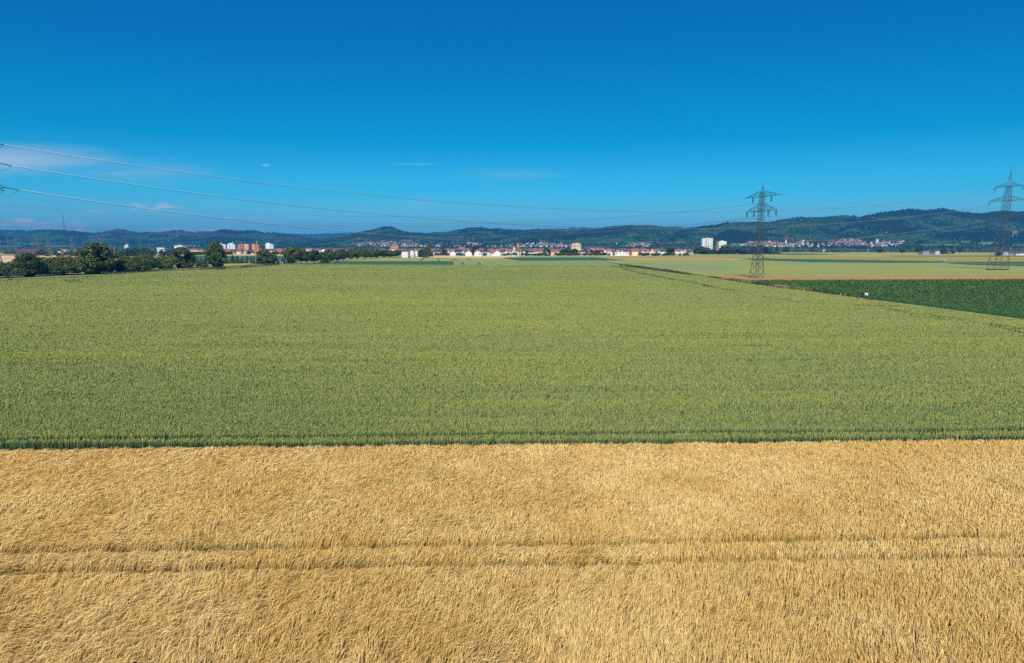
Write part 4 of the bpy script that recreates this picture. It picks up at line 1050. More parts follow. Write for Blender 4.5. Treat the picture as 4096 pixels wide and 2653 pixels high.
# the hedge and its trees at the left end of the wheat field
tree(392, 142, 974, 1096, 'round', 'biggest tree, broad dark dome rising out of the hedge', colour=(.95, 1, .95))
tree(120, 96, 1012, 1107, 'tall', 'dark bushy tree in the hedge just right of the pylon leg', colour=DK)
tree(735, 88, 989, 1078, 'tall', 'rounded dark tree at the right end of the hedge', colour=(.9, .95, .9))
tree(868, 78, 967, 1073, 'tall', 'tallest free-standing oval tree beside the white tower blocks', colour=(.9, 1, .9))
tree(810, 42, 1040, 1075, 'bush', 'grey-green shrub at the foot of the tall oval tree', 'bush', colour=GY)
tree(1065, 76, 998, 1058, 'round', 'rounded olive tree below the orange tower block', colour=OL)
for j, (x, w, tp, bs, c) in enumerate([(15, 60, 1050, 1110, OL), (50, 60, 1048, 1110, OL), (25, 46, 1070, 1112, DK), (75, 50, 1062, 1109, DK), (160, 62, 1050, 1104, DK), (185, 60, 1030, 1100, OL), (215, 58, 1026, 1098, YG), (250, 62, 1030, 1099, OL),
        (285, 60, 1034, 1098, OL), (205, 70, 1056, 1103, (1, 1, .9)), (262, 76, 1062, 1101, (.95, 1, .9)), (315, 70, 1055, 1099, (1, 1.05, .9)), (345, 60, 1062, 1098, DK), (470, 58, 1024, 1085, OL), (505, 56, 1026, 1084, YG), (540, 58, 1028, 1084, OL),
        (575, 58, 1026, 1081, YG), (600, 48, 1030, 1080, OL), (520, 70, 1046, 1092, (1, 1.05, .95)), (565, 60, 1048, 1088, DK), (470, 64, 1050, 1093, DK), (618, 46, 1040, 1082, DK), (655, 50, 1030, 1078, OL), (690, 54, 1028, 1080, YG), (660, 40, 1052, 1080, DK), (755, 40, 1022, 1070, YG)]):
    tree(x, w * 1.08, tp - 9 + 4 * math.sin(j * 7.7), bs, 'bush', 'bush in the long hedge between the wheat and the straw fields', 'bush', 'hedge bushes along the wheat field', c, big=True)
for j, x in enumerate(range(-30, 520, 26)):
    e_ = float(np.interp(x, [p[0] for p in WHEAT_POLY], [p[1] for p in WHEAT_POLY]))
    tree(x + 9 * math.sin(j * 5.1), 50 + 12 * math.sin(j * 2.3), e_ - 46 - 8 * math.sin(j * 3.7), e_ - 5.5, 'bush', 'bush in the long hedge between the wheat and the straw fields', 'bush', 'hedge bushes along the wheat field', (DK, (.9, 1, .9), (.8, .95, .85), OL)[j % 4], big=True)
for x in (752, 766, 781, 797, 812, 826): tree(x, 20, 1005, 1024, 'bush', 'dark bush below the long orange roofs', 'bush', 'bushes below the long orange roofs', DK, Yd=1300)
for x, w, tp in ((515, 34, 992), (545, 42, 991), (580, 44, 990), (610, 30, 1005), (648, 30, 1002), (680, 34, 1000), (705, 30, 996), (430, 26, 992), (320, 24, 993)):
    tree(x, w, tp, 1026, 'round', 'dark tree in the far belt behind the hedge', 'tree', 'tree belt behind the hedge', DK, big=False)
tree(652, 22, 1000, 1026, 'spruce', 'dark pointed spruce just left of the white office building', 'spruce_tree', colour=(1, 1, 1))
for j, (x, w, tp) in enumerate([(905, 20, 1022), (932, 30, 1019), (950, 24, 1022), (968, 18, 1030), (992, 20, 1022), (1004, 16, 1026), (1018, 22, 1024), (1030, 20, 1030), (1075, 20, 1028), (1088, 20, 1026), (1108, 22, 1032), (1133, 20, 1027), (1142, 18, 1030), (790, 16, 1028), (806, 16, 1030), (822, 16, 1030), (776, 16, 1030)]):
    tree(x, w, tp, 1054, 'spruce', 'young spruce in the plantation below the tower blocks', 'spruce_tree', 'young spruces of the plantation', (1.6, 1.7, 1.2), big=True)
for j, (x, w, tp, bs) in enumerate([(905, 40, 1040, 1057), (935, 44, 1042, 1057), (965, 40, 1042, 1056), (995, 40, 1040, 1056), (1020, 34, 1042, 1058), (1075, 40, 1040, 1055), (1105, 36, 1042, 1055), (1140, 40, 1040, 1055), (780, 40, 1040, 1060), (1165, 40, 1044, 1056)]):
    tree(x, w, tp, bs, 'bush', 'green bush below the young spruces', 'bush', 'bushes below the young spruces', (1.25, 1.25, .9), big=True)
# the walnut row running from the field edge to the village
ROW = [(1172, 70, 990, 1056, OL, 'first tree of the row, broad and olive, beside a pole'), (1205, 52, 995, 1055, OL, 'second tree of the row, olive green'), (1231, 44, 1004, 1055, DK, 'dark tree of the row with a clear bare trunk'),
       (1258, 52, 1002, 1054, DK, 'dark tree of the row with a forked trunk'), (1287, 40, 1008, 1052, GY, 'greyish thin tree of the row'), (1310, 40, 1004, 1052, GY, 'grey-olive tree in the middle of the row'), (1322, 46, 998, 1053, (.75, .9, .9), 'tall dark tree in the middle of the row'),
       (1348, 40, 1000, 1050, (1, 1.1, .9), 'bright green tree right of the tall dark one'), (1372, 42, 997, 1046, DK, 'dark tree in the row below the purple roofs'), (1402, 44, 997, 1043, OL, 'olive tree towards the far end of the row'), (1430, 44, 995, 1041, OL, 'broad tree near the far end of the row'),
       (1458, 44, 995, 1039, (1, 1.05, .9), 'rounded tree near the far end of the row'), (1487, 44, 995, 1037, OL, 'olive rounded tree at the far end of the row'), (1510, 36, 998, 1036, DK, 'small dark tree at the far end of the row'), (1532, 40, 1000, 1034, DK, 'dark tree closing the row before the straw field'), (1562, 44, 1002, 1032, (1, 1.05, .9), 'last green tree of the row left of the hip-roofed house'), (1588, 36, 1000, 1030, DK, 'dark tree right beside the hip-roofed white house')]
for x, w, tp, bs, c, lb in ROW: tree(x, w, tp, bs, 'orchard', lb, colour=c, group='tree row leading to the village', big=True)
tree(1300, 40, 1040, 1054, 'bush', 'low bush under the dark trees of the row', 'bush', colour=DK)
# around the village
tree(1719, 17, 968, 1026, 'poplar', 'tall slim poplar rising above the village', 'poplar_tree', colour=(.9, 1, .9), big=True)
tree(1705, 26, 990, 1028, 'tall', 'dark tree at the foot of the poplar', colour=DK, big=True)
tree(1685, 32, 999, 1031, 'tall', 'round dark tree in the clump before the poplar', colour=BL, big=True)
tree(1712, 40, 1010, 1031, 'bush', 'bright bush in the clump before the poplar', 'bush', colour=OL, big=True)
tree(1700, 34, 1022, 1032, 'bush', 'grey-leaved shrub at the field edge below the poplar', 'bush', colour=(1.3, 1.4, 1.8), big=True)
tree(1773, 22, 985, 1022, 'spruce', 'tallest dark spruce between white houses', 'spruce_tree', big=True)
tree(1783, 18, 992, 1022, 'spruce', 'dark spruce right beside the tallest spruce', 'spruce_tree', colour=DK, big=True)
tree(1760, 16, 994, 1022, 'spruce', 'dark spruce left of the tallest spruce', 'spruce_tree', colour=DK, big=True)
tree(1628, 12, 1018, 1030, 'bush', 'small bush in front of the hip-roofed house', 'bush', colour=BL)
tree(1655, 14, 1024, 1031, 'bush', 'low bush right of the grey shed', 'bush', colour=DK)
tree(1637, 10, 1025, 1031, 'bush', 'low bush left of the grey shed', 'bush', colour=OL)
tree(1830, 34, 1012, 1023, 'bush', 'round bush in front of the small gabled house', 'bush', colour=OL, big=True)
tree(1897, 32, 984, 1020, 'tall', 'dark leafy tree behind two white gables', colour=DK, Yd=1420, big=True)
tree(1945, 26, 990, 1020, 'round', 'leafy tree behind the pale blue gable', colour=OL, Yd=1420, big=True)
tree(1948, 22, 1011, 1022, 'bush', 'garden bush left of the pale blue gable', 'bush', colour=DK)
tree(2104, 12, 1003, 1020, 'tall', 'slim garden tree right of the terraced houses', colour=DK, Yd=1330)
tree(2148, 28, 1006, 1020, 'tall', 'dark purple-leaved tree by the field edge', colour=(1.1, .5, .9), big=True)
tree(2186, 46, 996, 1021, 'round', 'broad dark tree in front of the red roofs', colour=(.8, .95, .85), big=True)
tree(2227, 12, 1006, 1021, 'spruce', 'small spruce before the white balcony house', 'spruce_tree', colour=(1.6, 1.6, 1.1))
tree(2257, 34, 996, 1021, 'round', 'dark tree just left of the tan apartment block foot', colour=DK, big=True)
tree(2274, 26, 988, 1021, 'tall', 'bright tree rising beside the tan apartment block', colour=OL, big=True, Yd=1380)
tree(2298, 36, 995, 1021, 'round', 'broad dark tree before the tan apartment block', colour=DK, big=True)
tree(2346, 12, 998, 1020, 'tall', 'slim purple-brown tree right of the tan apartment block', colour=(1.1, .6, .9), Yd=1340)
tree(2366, 22, 1000, 1021, 'tall', 'dark tree left below the yellow gable', colour=DK, big=True)
tree(2390, 28, 1000, 1021, 'tall', 'dark tree right below the yellow gable', colour=(.7, .85, .75), big=True)
tree(2453, 14, 1005, 1020, 'round', 'round purple-leaved tree beside the white cube houses', colour=(1.0, .35, .9), big=True)
tree(2536, 11, 1008, 1018, 'round', 'round purple bush in front of the yellow house', colour=(1.1, .4, .8), big=True)
tree(2562, 16, 996, 1018, 'tall', 'dark tree between the yellow house and the solar roof', colour=DK)
tree(2594, 16, 990, 1015, 'round', 'dark red-leaved tree above the solar roof', colour=(1.2, .4, .5), Yd=1420)
tree(2613, 26, 1001, 1017, 'tall', 'dark hedge-like tree right of the solar-roof house', colour=DK, big=True)
tree(2655, 20, 999, 1016, 'tall', 'garden tree left of the biggest village tree', colour=DK)
tree(2683, 42, 986, 1021, 'tall', 'biggest round tree at the right end of the village', colour=(.85, 1.1, .85), big=True)
for j, (x, w, tp) in enumerate([(2745, 34, 1002), (2775, 30, 1000), (2760, 26, 994), (2800, 40, 984), (2822, 44, 990), (2850, 30, 998), (2838, 30, 1002), (2865, 26, 1002), (2900, 46, 979), (2878, 30, 1000), (2935, 36, 992), (2925, 40, 1003), (2962, 40, 994), (2985, 34, 997), (3010, 40, 993), (3055, 44, 985), (3030, 34, 990), (2725, 30, 1006), (3080, 20, 1000)]):
    tree(x, w, tp, 1020, 'round' if j % 3 else 'tall', 'dark tree in the grove around the white tower blocks', 'tree', 'grove around the white towers', (DK, (.9, 1, .85), (.75, .9, .9))[j % 3], Yd=1560 + 30 * (j % 4), big=True)
for x, w, tp, bs, lb in ((3107, 17, 988, 1011, 'single small tree left of the far steeple, first of a pair'), (3146, 21, 988, 1011, 'single round tree below the far steeple'), (3517, 24, 991, 1015, 'single round tree below the white hillside block'), (3608, 31, 986, 1015, 'single full tree between two villages and the grey barn'),
                         (3680, 34, 991, 1015, 'spreading tree touching the left end of the grey barn'), (3836, 18, 993, 1014, 'single tree with a clear trunk right of the grey barn'), (3992, 20, 1008, 1026, 'small dark tree seen between the legs of the green pylon'), (3812, 12, 1005, 1017, 'low round bush-like tree right of the grey barn'), (3893, 16, 998, 1010, 'small tree in front of the far hedges'), (3905, 18, 994, 1009, 'round tree in front of the far hedges left of the green pylon')):
    tree(x, w, tp, bs, 'orchard', lb, colour=DK, big=True)
tree(3774, 26, 994, 1017, 'tall', 'dense dark tree at the right end of the grey barn', colour=DK, big=True)
tree(3790, 24, 1010, 1017, 'bush', 'low bushes right of the barn tree', 'bush', colour=OL)
tree(3090, 60, 1008, 1016.5, 'bush', 'low dark hedge below the pair of single trees', 'bush', colour=DK)
for x in (3250, 3270, 3288, 3232): tree(x, 26, 994, 1008, 'round', 'dark tree in the small clump left of the greenhouse', 'tree', 'clump left of the greenhouse', DK)
# the belt of trees at the foot of the hills: too many and too small to count
bv, bf, bc = [], [], []
spots = []
for _ in range(2600):
    px = rng.uniform(-120, 4220)
    spots.append((px, rng.uniform(2050, 2750)))
for _ in range(700):
    spots.append((rng.uniform(1150, 2760), rng.uniform(1750, 2300)))
for _ in range(420):
    spots.append((rng.uniform(-100, 900), rng.uniform(1500, 2100)))
sp = np.array(spots); m = len(sp)
Xb = (sp[:, 0] - CX) / F * sp[:, 1]; Yb = sp[:, 1]
s = 3.2 + 3.6 * rng.random(m); hz = .9 + .8 * rng.random(m)
s *= np.where(fnoise(Xb / 300, Yb / 300, 91, 2) > .42, 1.0, .62)
for lob in range(3):
    a = rng.random(m) * 6.283
    base = ico[None] * (1 + .45 * (rng.random((m, 12, 1)) - .5))
    f_ = (1.0, .7, .6)[lob]; ox = 0 if lob == 0 else rng.normal(0, .6, m) * s; oy = 0 if lob == 0 else rng.normal(0, .6, m) * s
    vv = np.stack([base[..., 0] * (s * f_)[:, None] + (Xb + ox)[:, None], base[..., 1] * (s * f_)[:, None] + (Yb + oy)[:, None], (base[..., 2] + .5) * (s * hz * f_)[:, None] + rng.random(m)[:, None] * 2 * (lob > 0)], 2)
    bf.append((icof[None] + (np.arange(m) * 12)[:, None, None]).reshape(-1, 3) + sum(len(b) for b in bv)); bv.append(vv.reshape(-1, 3))
    cc = np.where((rng.random(m) < .25)[:, None], np.array([.075, .095, .03]), np.array([.04, .062, .022])); bc.append(np.repeat(cc, 12, axis=0))
me = np_mesh('treeline', np.concatenate(bv), np.concatenate(bf), [M['forest']], cols=np.concatenate(bc))
tag(link('treeline', me), 'dark belt of trees along the foot of the hills', 'treeline', kind='stuff')

# ---------------------------------------------------------------- houses
def house(pxl, pxr, yr, ye, Yd, orient, wall, roof, label, name='house', depth=11.0, group=None, windows=(), chim=None, dormers=0, rz=0.0, hip=False, ridge_at=.5, eav=.35, cat='house'):
    """A house whose front spans pixels pxl..pxr at distance Yd; yr and ye are the pixel rows of ridge and eaves.
    gable: the gable end looks at the fields; side: the roof slope does. windows: (pixel x, pixel y, pixel width, pixel height)."""
    a, b = at(pxl, 1000, Yd), at(pxr, 1000, Yd)
    w = b.x - a.x
    hr, he = at(pxl, yr, Yd).z, at(pxl, ye, Yd).z
    he = max(he, 1.5); hr = max(hr, he + .6)
    root = empty(name, ((a.x + b.x) / 2, Yd, 0), rz)
    tag(root, label, cat, group)
    x0, x1 = -w / 2, w / 2
    mb = MB(); rb = MB(); T = .22
    if orient == 'gable':
        xr = x0 + w * ridge_at
        pr = [(x0, -.1), (x1, -.1), (x1, he), (xr, hr), (x0, he)]
        n = 5
        mb.add([(p[0], 0, p[1]) for p in pr] + [(p[0], depth, p[1]) for p in pr], [tuple(range(n)), tuple(range(2 * n - 1, n - 1, -1))] + [(i, i + n, (i + 1) % n + n, (i + 1) % n) for i in range(n)])
        for s, xe in ((-1, x0), (1, x1)):
            dx, dz = xe - xr, he - hr
            e = (xe + dx * .06, he + dz * .06)
            for q in (0,):
                v = [(xr, -eav, hr + .03), (e[0], -eav, e[1] + .03), (e[0], depth + eav, e[1] + .03), (xr, depth + eav, hr + .03)]
                v += [(p[0], p[1], p[2] + T) for p in v]
                rb.add(v, [(3, 2, 1, 0), (4, 5, 6, 7), (0, 1, 5, 4), (1, 2, 6, 5), (2, 3, 7, 6), (3, 0, 4, 7)])
    else:
        mb.box(x0, x1, 0, depth, -.1, he)
        yc = depth / 2; inset = w * .28 if hip else 0.0
        if hip:
            v = [(x0 - eav, -eav, he + .02), (x1 + eav, -eav, he + .02), (x1 + eav, depth + eav, he + .02), (x0 - eav, depth + eav, he + .02), (x0 + inset, yc, hr), (x1 - inset, yc, hr)]
            rb.add(v, [(0, 1, 5, 4), (1, 2, 5), (2, 3, 4, 5), (3, 0, 4), (3, 2, 1, 0)])
        else:
            mb.add([(x0, 0, he), (x0, depth, he), (x0, yc, hr), (x1, 0, he), (x1, depth, he), (x1, yc, hr)], [(0, 2, 1), (3, 4, 5)])
            for ye_, s in ((-eav, -1), (depth + eav, 1)):
                dz = (hr - he) / (depth / 2) * eav
                v = [(x0 - .3, ye_, he - dz + .03), (x1 + .3, ye_, he - dz + .03), (x1 + .3, yc, hr + .03), (x0 - .3, yc, hr + .03)]
                v += [(p[0], p[1], p[2] + T) for p in v]
                rb.add(v, [(3, 2, 1, 0), (4, 5, 6, 7), (0, 1, 5, 4), (1, 2, 6, 5), (2, 3, 7, 6), (3, 0, 4, 7)])
    mb.build('wall', M[wall], root); ro = rb.build('roof', M[roof], root)
    if chim:
        b_ = MB(); cxp = (chim - .5) * w
        b_.box(cxp - .4, cxp + .4, depth * .45, depth * .45 + .8, hr - 1.2, hr + 1.1); b_.build('chimney', M['white_wall'] if chim < .6 else M['brick'], ro)
    for j in range(dormers):
        b_ = MB(); xx = x0 + w * (j + 1) / (dormers + 1)
        zc = he + (hr - he) * .25
        b_.box(xx - 1.1, xx + 1.1, depth * .10, depth * .38, zc, zc + (hr - he) * .42); b_.build('dormer', M['white_wall'], ro)
    for (wx, wy, ww, wh) in windows:
        c = at(wx, wy, Yd); sx_ = ww / F * Yd / 2; sz_ = wh / F * Yd / 2
        b_ = MB(); cx_ = c.x - (a.x + b.x) / 2
        b_.box(cx_ - sx_, cx_ + sx_, -.03, .06, c.z - sz_, c.z + sz_); b_.build('window', M['window'], root)
    return root
Hs = house
Hs(1606, 1632, 998.5, 1007, 1040, 'side', 'white_wall', 'brown_roof', 'blank white block house with a hipped dark roof at the village edge', hip=True, chim=.95)
Hs(1641, 1654, 1000, 1006, 1160, 'gable', 'white_wall', 'brown_roof', 'white house with a lopsided gable right of the hip-roofed house', ridge_at=.25)
Hs(1634, 1650, 996, 1004, 1240, 'side', 'brick', 'brown_roof', 'dark-roofed house behind the lopsided gable')
Hs(1658, 1672, 1002, 1009, 1200, 'gable', 'white_wall', 'red_roof', 'white gabled house with a red roof and one attic window', windows=[(1662.5, 1006.5, 1.4, 2)])
Hs(1650, 1677, 996.5, 1003.5, 1250, 'side', 'white_wall', 'red_roof', 'wide red-roofed house joined behind a white gable')
Hs(1725, 1738, 1004, 1011, 1230, 'side', 'white_wall', 'dark_roof', 'small white garage house with an arched dark doorway', windows=[(1728, 1018, 1.6, 2), (1733, 1020, 3.4, 2)], depth=8)
Hs(1740, 1760, 998, 1008, 1290, 'side', 'grey_wall', 'dark_roof', 'grey house with a dark roof beside the spruces')
Hs(1800, 1822, 1002, 1012, 1250, 'gable', 'white_wall', 'dark_roof', 'white house with a low wide gable and one dark window', windows=[(1811, 1009, 2.6, 4.2)], chim=.7)
Hs(1818, 1850, 999, 1008, 1330, 'side', 'grey_wall', 'dark_roof', 'long dark-roofed house behind the low white gable', depth=14)
Hs(1846, 1859, 1001, 1009, 1290, 'gable', 'grey_wall', 'dark_roof', 'narrow grey house left of the two big white gables')
Hs(1861, 1886, 1002.5, 1011, 1180, 'gable', 'white_wall', 'dark_roof', 'big white gabled house with a carport beside it', windows=[(1870.5, 1006.5, 2.2, 1.8), (1870.5, 1012.5, 2, 1.6), (1876, 1012.8, 1.6, 1.6), (1870.5, 1018.6, 2.4, 1.2)], depth=13)
Hs(1898, 1924, 1001.5, 1010.5, 1175, 'gable', 'white_wall', 'dark_roof', 'big white gabled house with three rows of windows and a dark garage', windows=[(1908, 1007, 1.6, 1.8), (1914, 1007, 1.6, 1.8), (1903, 1013, 1.8, 1.6), (1910, 1012.6, 1.8, 1.2), (1918, 1012.8, 3.4, 2), (1903, 1018.5, 2, 2), (1910.5, 1018.5, 2, 1.6), (1918, 1018.5, 7, 2.6)], depth=13)
Hs(1948, 1962, 1007, 1014, 1190, 'gable', 'blue_wall', 'brown_roof', 'pale blue gabled house with a reddish roof slope', windows=[(1949.6, 1013.5, 1, 1.8), (1954.6, 1013.5, 1, 1.8)], ridge_at=.35, depth=13)
Hs(1928, 1958, 1003, 1009, 1300, 'side', 'white_wall', 'dark_roof', 'dark-roofed row house left of the pale blue gable', depth=12)
Hs(1977, 2001, 1001, 1010, 1200, 'gable', 'white_wall', 'dark_roof', 'big off-white gabled house with two small attic windows', windows=[(1986, 1006.2, 1.2, 1.2), (1989.4, 1006.2, 1.2, 1.2), (1993, 1006.2, 1.2, 1.2), (1989.4, 1012.5, 1.2, 1.6), (1989.4, 1018.5, 1.2, 1.6)], depth=13)
Hs(1967, 1981, 1018.6, 1019, 1185, 'side', 'white_wall', 'white_paint', 'flat white garage in front of the off-white gable', depth=6)
Hs(2003, 2024, 999, 1009, 1260, 'side', 'grey_wall', 'dark_roof', 'grey-roofed house right of the off-white gable', depth=12)
for j, (x0, x1, wl, rf, lb) in enumerate([(2020, 2030, 'white_wall', 'brown_roof', 'narrow white terraced gable, first from the grey roof'), (2033, 2044, 'blue_wall', 'dark_roof', 'pale blue terraced gable'), (2046, 2056, 'white_wall', 'brown_roof', 'white terraced house with a slanted white roof edge'),
        (2059, 2067, 'white_wall', 'brown_roof', 'slim white terraced gable under the onion-domed tower'), (2068, 2077, 'pale_yellow_wall', 'dark_roof', 'cream terraced gable under the brick tower'), (2079, 2088, 'cream_wall', 'dark_roof', 'cream terraced house right of the brick tower'), (2091, 2101, 'white_wall', 'brown_roof', 'white terraced gable with a slanted edge, last of the terrace')]):
    Hs(x0, x1, 1003 + (j % 2), 1010, 1240 + 8 * (j % 3), 'gable', wl, rf, lb, depth=12, ridge_at=(.5, .4, .3)[j % 3])
Hs(2112, 2136, 1002, 1010, 1260, 'side', 'white_wall', 'dark_roof', 'low white house with a wide dark roof left of the purple tree')
Hs(2135, 2172, 999, 1007, 1360, 'side', 'cream_wall', 'red_roof', 'long red-roofed house behind the purple tree', depth=14)
Hs(2221, 2238, 1005, 1013, 1215, 'gable', 'white_wall', 'red_roof', 'white chalet-like gable with balconies between two dark trees', windows=[(2228, 1010.5, 2, 2), (2231, 1015, 4, 1.4)], ridge_at=.42)
Hs(2204, 2226, 1003, 1009, 1290, 'side', 'cream_wall', 'red_roof', 'red-roofed house left of the white balcony gable')
Hs(2314, 2342, 1003, 1009.5, 1260, 'side', 'white_wall', 'dark_roof', 'white row house with a dark roof and two skylights', windows=[(2320, 1015, 6, 1.6), (2332, 1013, 6, 1.4)])
Hs(2350, 2363, 1005, 1010, 1280, 'side', 'white_wall', 'dark_roof', 'small white house with a dark roof left of the dark trees')
Hs(2352, 2400, 990, 1001, 1480, 'side', 'cream_wall', 'brown_roof', 'huge brown roof with small dormers behind the dark trees', depth=20, dormers=2)
Hs(2367, 2381, 992.5, 1002, 1440, 'gable', 'white_wall', 'brown_roof', 'white pointed gable left of the yellow gable')
Hs(2382, 2398, 990.5, 1001, 1430, 'gable', 'yellow_wall', 'brown_roof', 'bright yellow pointed gable above the dark trees', depth=16)
Hs(2399, 2417, 992.5, 1000, 1440, 'side', 'white_wall', 'orange_roof', 'house with a bright orange-red roof right of the yellow gable')
Hs(2402, 2416, 1003, 1010, 1270, 'side', 'white_wall', 'dark_roof', 'white house with balconies and a dark roof right of the dark trees', windows=[(2408, 1013, 8, 1.5)])
Hs(2417, 2425, 1003, 1005, 1265, 'side', 'white_wall', 'white_paint', 'narrow white stair tower house with a flat roof')
Hs(2425, 2450, 1002, 1009, 1275, 'side', 'white_wall', 'red_roof', 'white house with a red roof and two bright dormers', dormers=2, windows=[(2436, 1015, 9, 1.6)])
Hs(2461, 2484, 1000, 1007.5, 1235, 'side', 'white_wall', 'dark_roof', 'white modern house with two big bright dormers', dormers=2, windows=[(2466, 1015, 8, 3), (2466, 1010, 3, 1.6)])
Hs(2486, 2493, 1005.5, 1006, 1230, 'side', 'white_wall', 'white_paint', 'white cube between the two modern houses')
Hs(2494, 2516, 998.5, 1007.5, 1235, 'side', 'white_wall', 'dark_roof', 'white modern house with a dark solar roof', windows=[(2499, 1013, 6, 1.3), (2509, 1015, 9, 2.6)])
Hs(2515, 2527, 1001, 1010, 1260, 'side', 'brick', 'red_roof', 'small dark red house left of the yellow house')
Hs(2529, 2553, 998, 1006.5, 1250, 'side', 'pale_yellow_wall', 'orange_roof', 'pale yellow house with a steep red roof', windows=[(2534, 1009.5, 1.4, 1.4), (2546, 1012.5, 1.4, 1.6)])
Hs(2567, 2577, 1000, 1006, 1255, 'gable', 'grey_wall', 'red_roof', 'grey gable end of the solar-roof house', rz=.25)
Hs(2574, 2598, 998.5, 1008, 1265, 'side', 'white_wall', 'orange_roof', 'red-roofed house carrying dark solar panels', windows=[(2581, 1003, 8, 3.4)])
Hs(2599, 2608, 1000.5, 1008, 1300, 'gable', 'cream_wall', 'brown_roof', 'pale pointed gable right of the solar-roof house')
Hs(2630, 2641, 999, 1007, 1330, 'gable', 'grey_wall', 'dark_roof', 'grey gabled house left of the dark-roofed pair')
Hs(2640, 2664, 999, 1007, 1340, 'side', 'white_wall', 'dark_roof', 'dark-roofed house left of the biggest village tree')
Hs(2700, 2718, 998, 1006, 1360, 'side', 'white_wall', 'orange_roof', 'bright red-roofed house right of the biggest village tree')
Hs(2718, 2731, 998, 1006, 1370, 'side', 'white_wall', 'dark_roof', 'white house with a dark roof right of the bright red roof')
Hs(2732, 2746, 996, 1004, 1400, 'gable', 'grey_wall', 'brown_roof', 'grey gabled house beside the grove')
Hs(1640, 1656, 1021.5, 1022.2, 1010, 'side', 'grey_wall', 'white_paint', 'small flat grey-blue shed at the field edge', depth=4, name='shed', cat='shed')
Hs(1562, 1592, 985.5, 997, 1500, 'side', 'cream_wall', 'orange_roof', 'big house with a steep orange roof left of the poplar', depth=16)
Hs(1530, 1541, 997, 1003, 1380, 'gable', 'white_wall', 'brown_roof', 'small white gable peeking over the tree row')
Hs(1835, 1858, 989, 998, 1560, 'side', 'cream_wall', 'orange_roof', 'big orange roof above the grey houses', depth=16)
for x0, x1, yt, yb_, lb in ((1220, 1248, 993, 999, 'red-roofed house with a white top above the dark trees of the row'), (1254, 1285, 995, 1002, 'wide house with a purple-brown roof above the tree row'), (1266, 1276, 998, 1004, 'white gable in front of the purple-brown roof'), (1283, 1308, 996, 1002, 'long purple-brown roof right of the white gable'), (1332, 1346, 998, 1003, 'small orange-red roof above the tree row'), (1390, 1408, 996, 1001, 'low red roof above the far end of the tree row'),
        (1037, 1048, 996, 1003, 'bright white gable right of the orange tower block'), (1054, 1088, 996, 1004, 'house with a wide brown roof behind the olive tree'), (1093, 1100, 1001, 1008, 'small white gable below the white tower'), (1136, 1146, 1007, 1013, 'small white house at the edge of the belt of trees')):
    g_ = 'gable' in lb
    Hs(x0, x1, yt, yb_, 1450, 'gable' if g_ else 'side', 'white_wall', 'red_roof' if 'red' in lb else 'brown_roof', lb)
for x0, x1, yt, yb_, rf, lb in ((900, 920, 1000, 1006, 'red_roof', 'red-roofed house below the left white tower block'), (910, 935, 1003, 1010, 'dark_roof', 'dark-roofed house below the left white tower block'), (945, 962, 1000, 1007, 'red_roof', 'red-roofed house between white and orange blocks'), (975, 990, 999, 1006, 'orange_roof', 'orange-red roof below the middle orange block'), (995, 1012, 1000, 1010, 'dark_roof', 'dark gabled house between the orange blocks'),
        (755, 790, 996, 1001, 'orange_roof', 'long orange roofs left of the tall oval tree'), (790, 812, 998, 1003, 'red_roof', 'red roofs right of the long orange roof')):
    Hs(x0, x1, yt, yb_, 1480, 'side', 'cream_wall', rf, lb)
# the rest of the village behind the front row: houses nothing sets apart
def unit_house(name, wall, roof, w, d, he, hr, ori):
    b = MB(); x = w / 2
    if ori == 'side':
        b.box(-x, x, 0, d, -.2, he, 0)
        b.add([(-x, 0, he), (-x, d, he), (-x, d / 2, hr), (x, 0, he), (x, d, he), (x, d / 2, hr)], [(0, 2, 1), (3, 4, 5)], 0)
        b.add([(-x - .4, -.5, he - .3), (x + .4, -.5, he - .3), (x + .4, d / 2, hr + .1), (-x - .4, d / 2, hr + .1), (x + .4, d + .5, he - .3), (-x - .4, d + .5, he - .3)], [(0, 1, 2, 3), (3, 2, 4, 5)], 1)
        b.box(x * .3, x * .3 + .8, d * .5, d * .5 + .8, hr - 1, hr + 1, 0)
    else:
        b.add([(-x, 0, -.2), (x, 0, -.2), (x, 0, he), (0, 0, hr), (-x, 0, he), (-x, d, -.2), (x, d, -.2), (x, d, he), (0, d, hr), (-x, d, he)], [(0, 1, 2, 3, 4), (9, 8, 7, 6, 5), (0, 5, 6, 1), (1, 6, 7, 2), (0, 4, 9, 5)], 0)
        b.add([(-x - .4, -.5, he - .3), (0, -.5, hr + .12), (0, d + .5, hr + .12), (-x - .4, d + .5, he - .3), (x + .4, -.5, he - .3), (x + .4, d + .5, he - .3)], [(0, 1, 2, 3), (1, 4, 5, 2)], 1)
        b.box(-.5, .5, -.04, .05, he - .2, he + 1.0, 2); b.box(-x * .6, -x * .6 + 1.1, -.04, .05, he - 2.2, he - 1.0, 2); b.box(x * .4, x * .4 + 1.1, -.04, .05, he - 2.2, he - 1.0, 2)
    return b.mesh(name, [M[wall], M[roof], M['window']])
UH = [unit_house('village_house', wl, rf, w, d, he, hr, o) for wl, rf, w, d, he, hr, o in
      (('white_wall', 'red_roof', 16, 12, 3.6, 11.2, 'side'), ('white_wall', 'brown_roof', 10, 11, 5.5, 10, 'gable'), ('cream_wall', 'red_roof', 22, 13, 3.6, 11, 'side'), ('white_wall', 'dark_roof', 14, 11, 3.6, 9.5, 'side'),
       ('cream_wall', 'brown_roof', 20, 13, 3.4, 11.2, 'side'), ('cream_wall', 'red_roof', 17, 12, 3.4, 11.4, 'side'), ('white_wall', 'brown_roof', 18, 12, 3.6, 9.5, 'side'))]
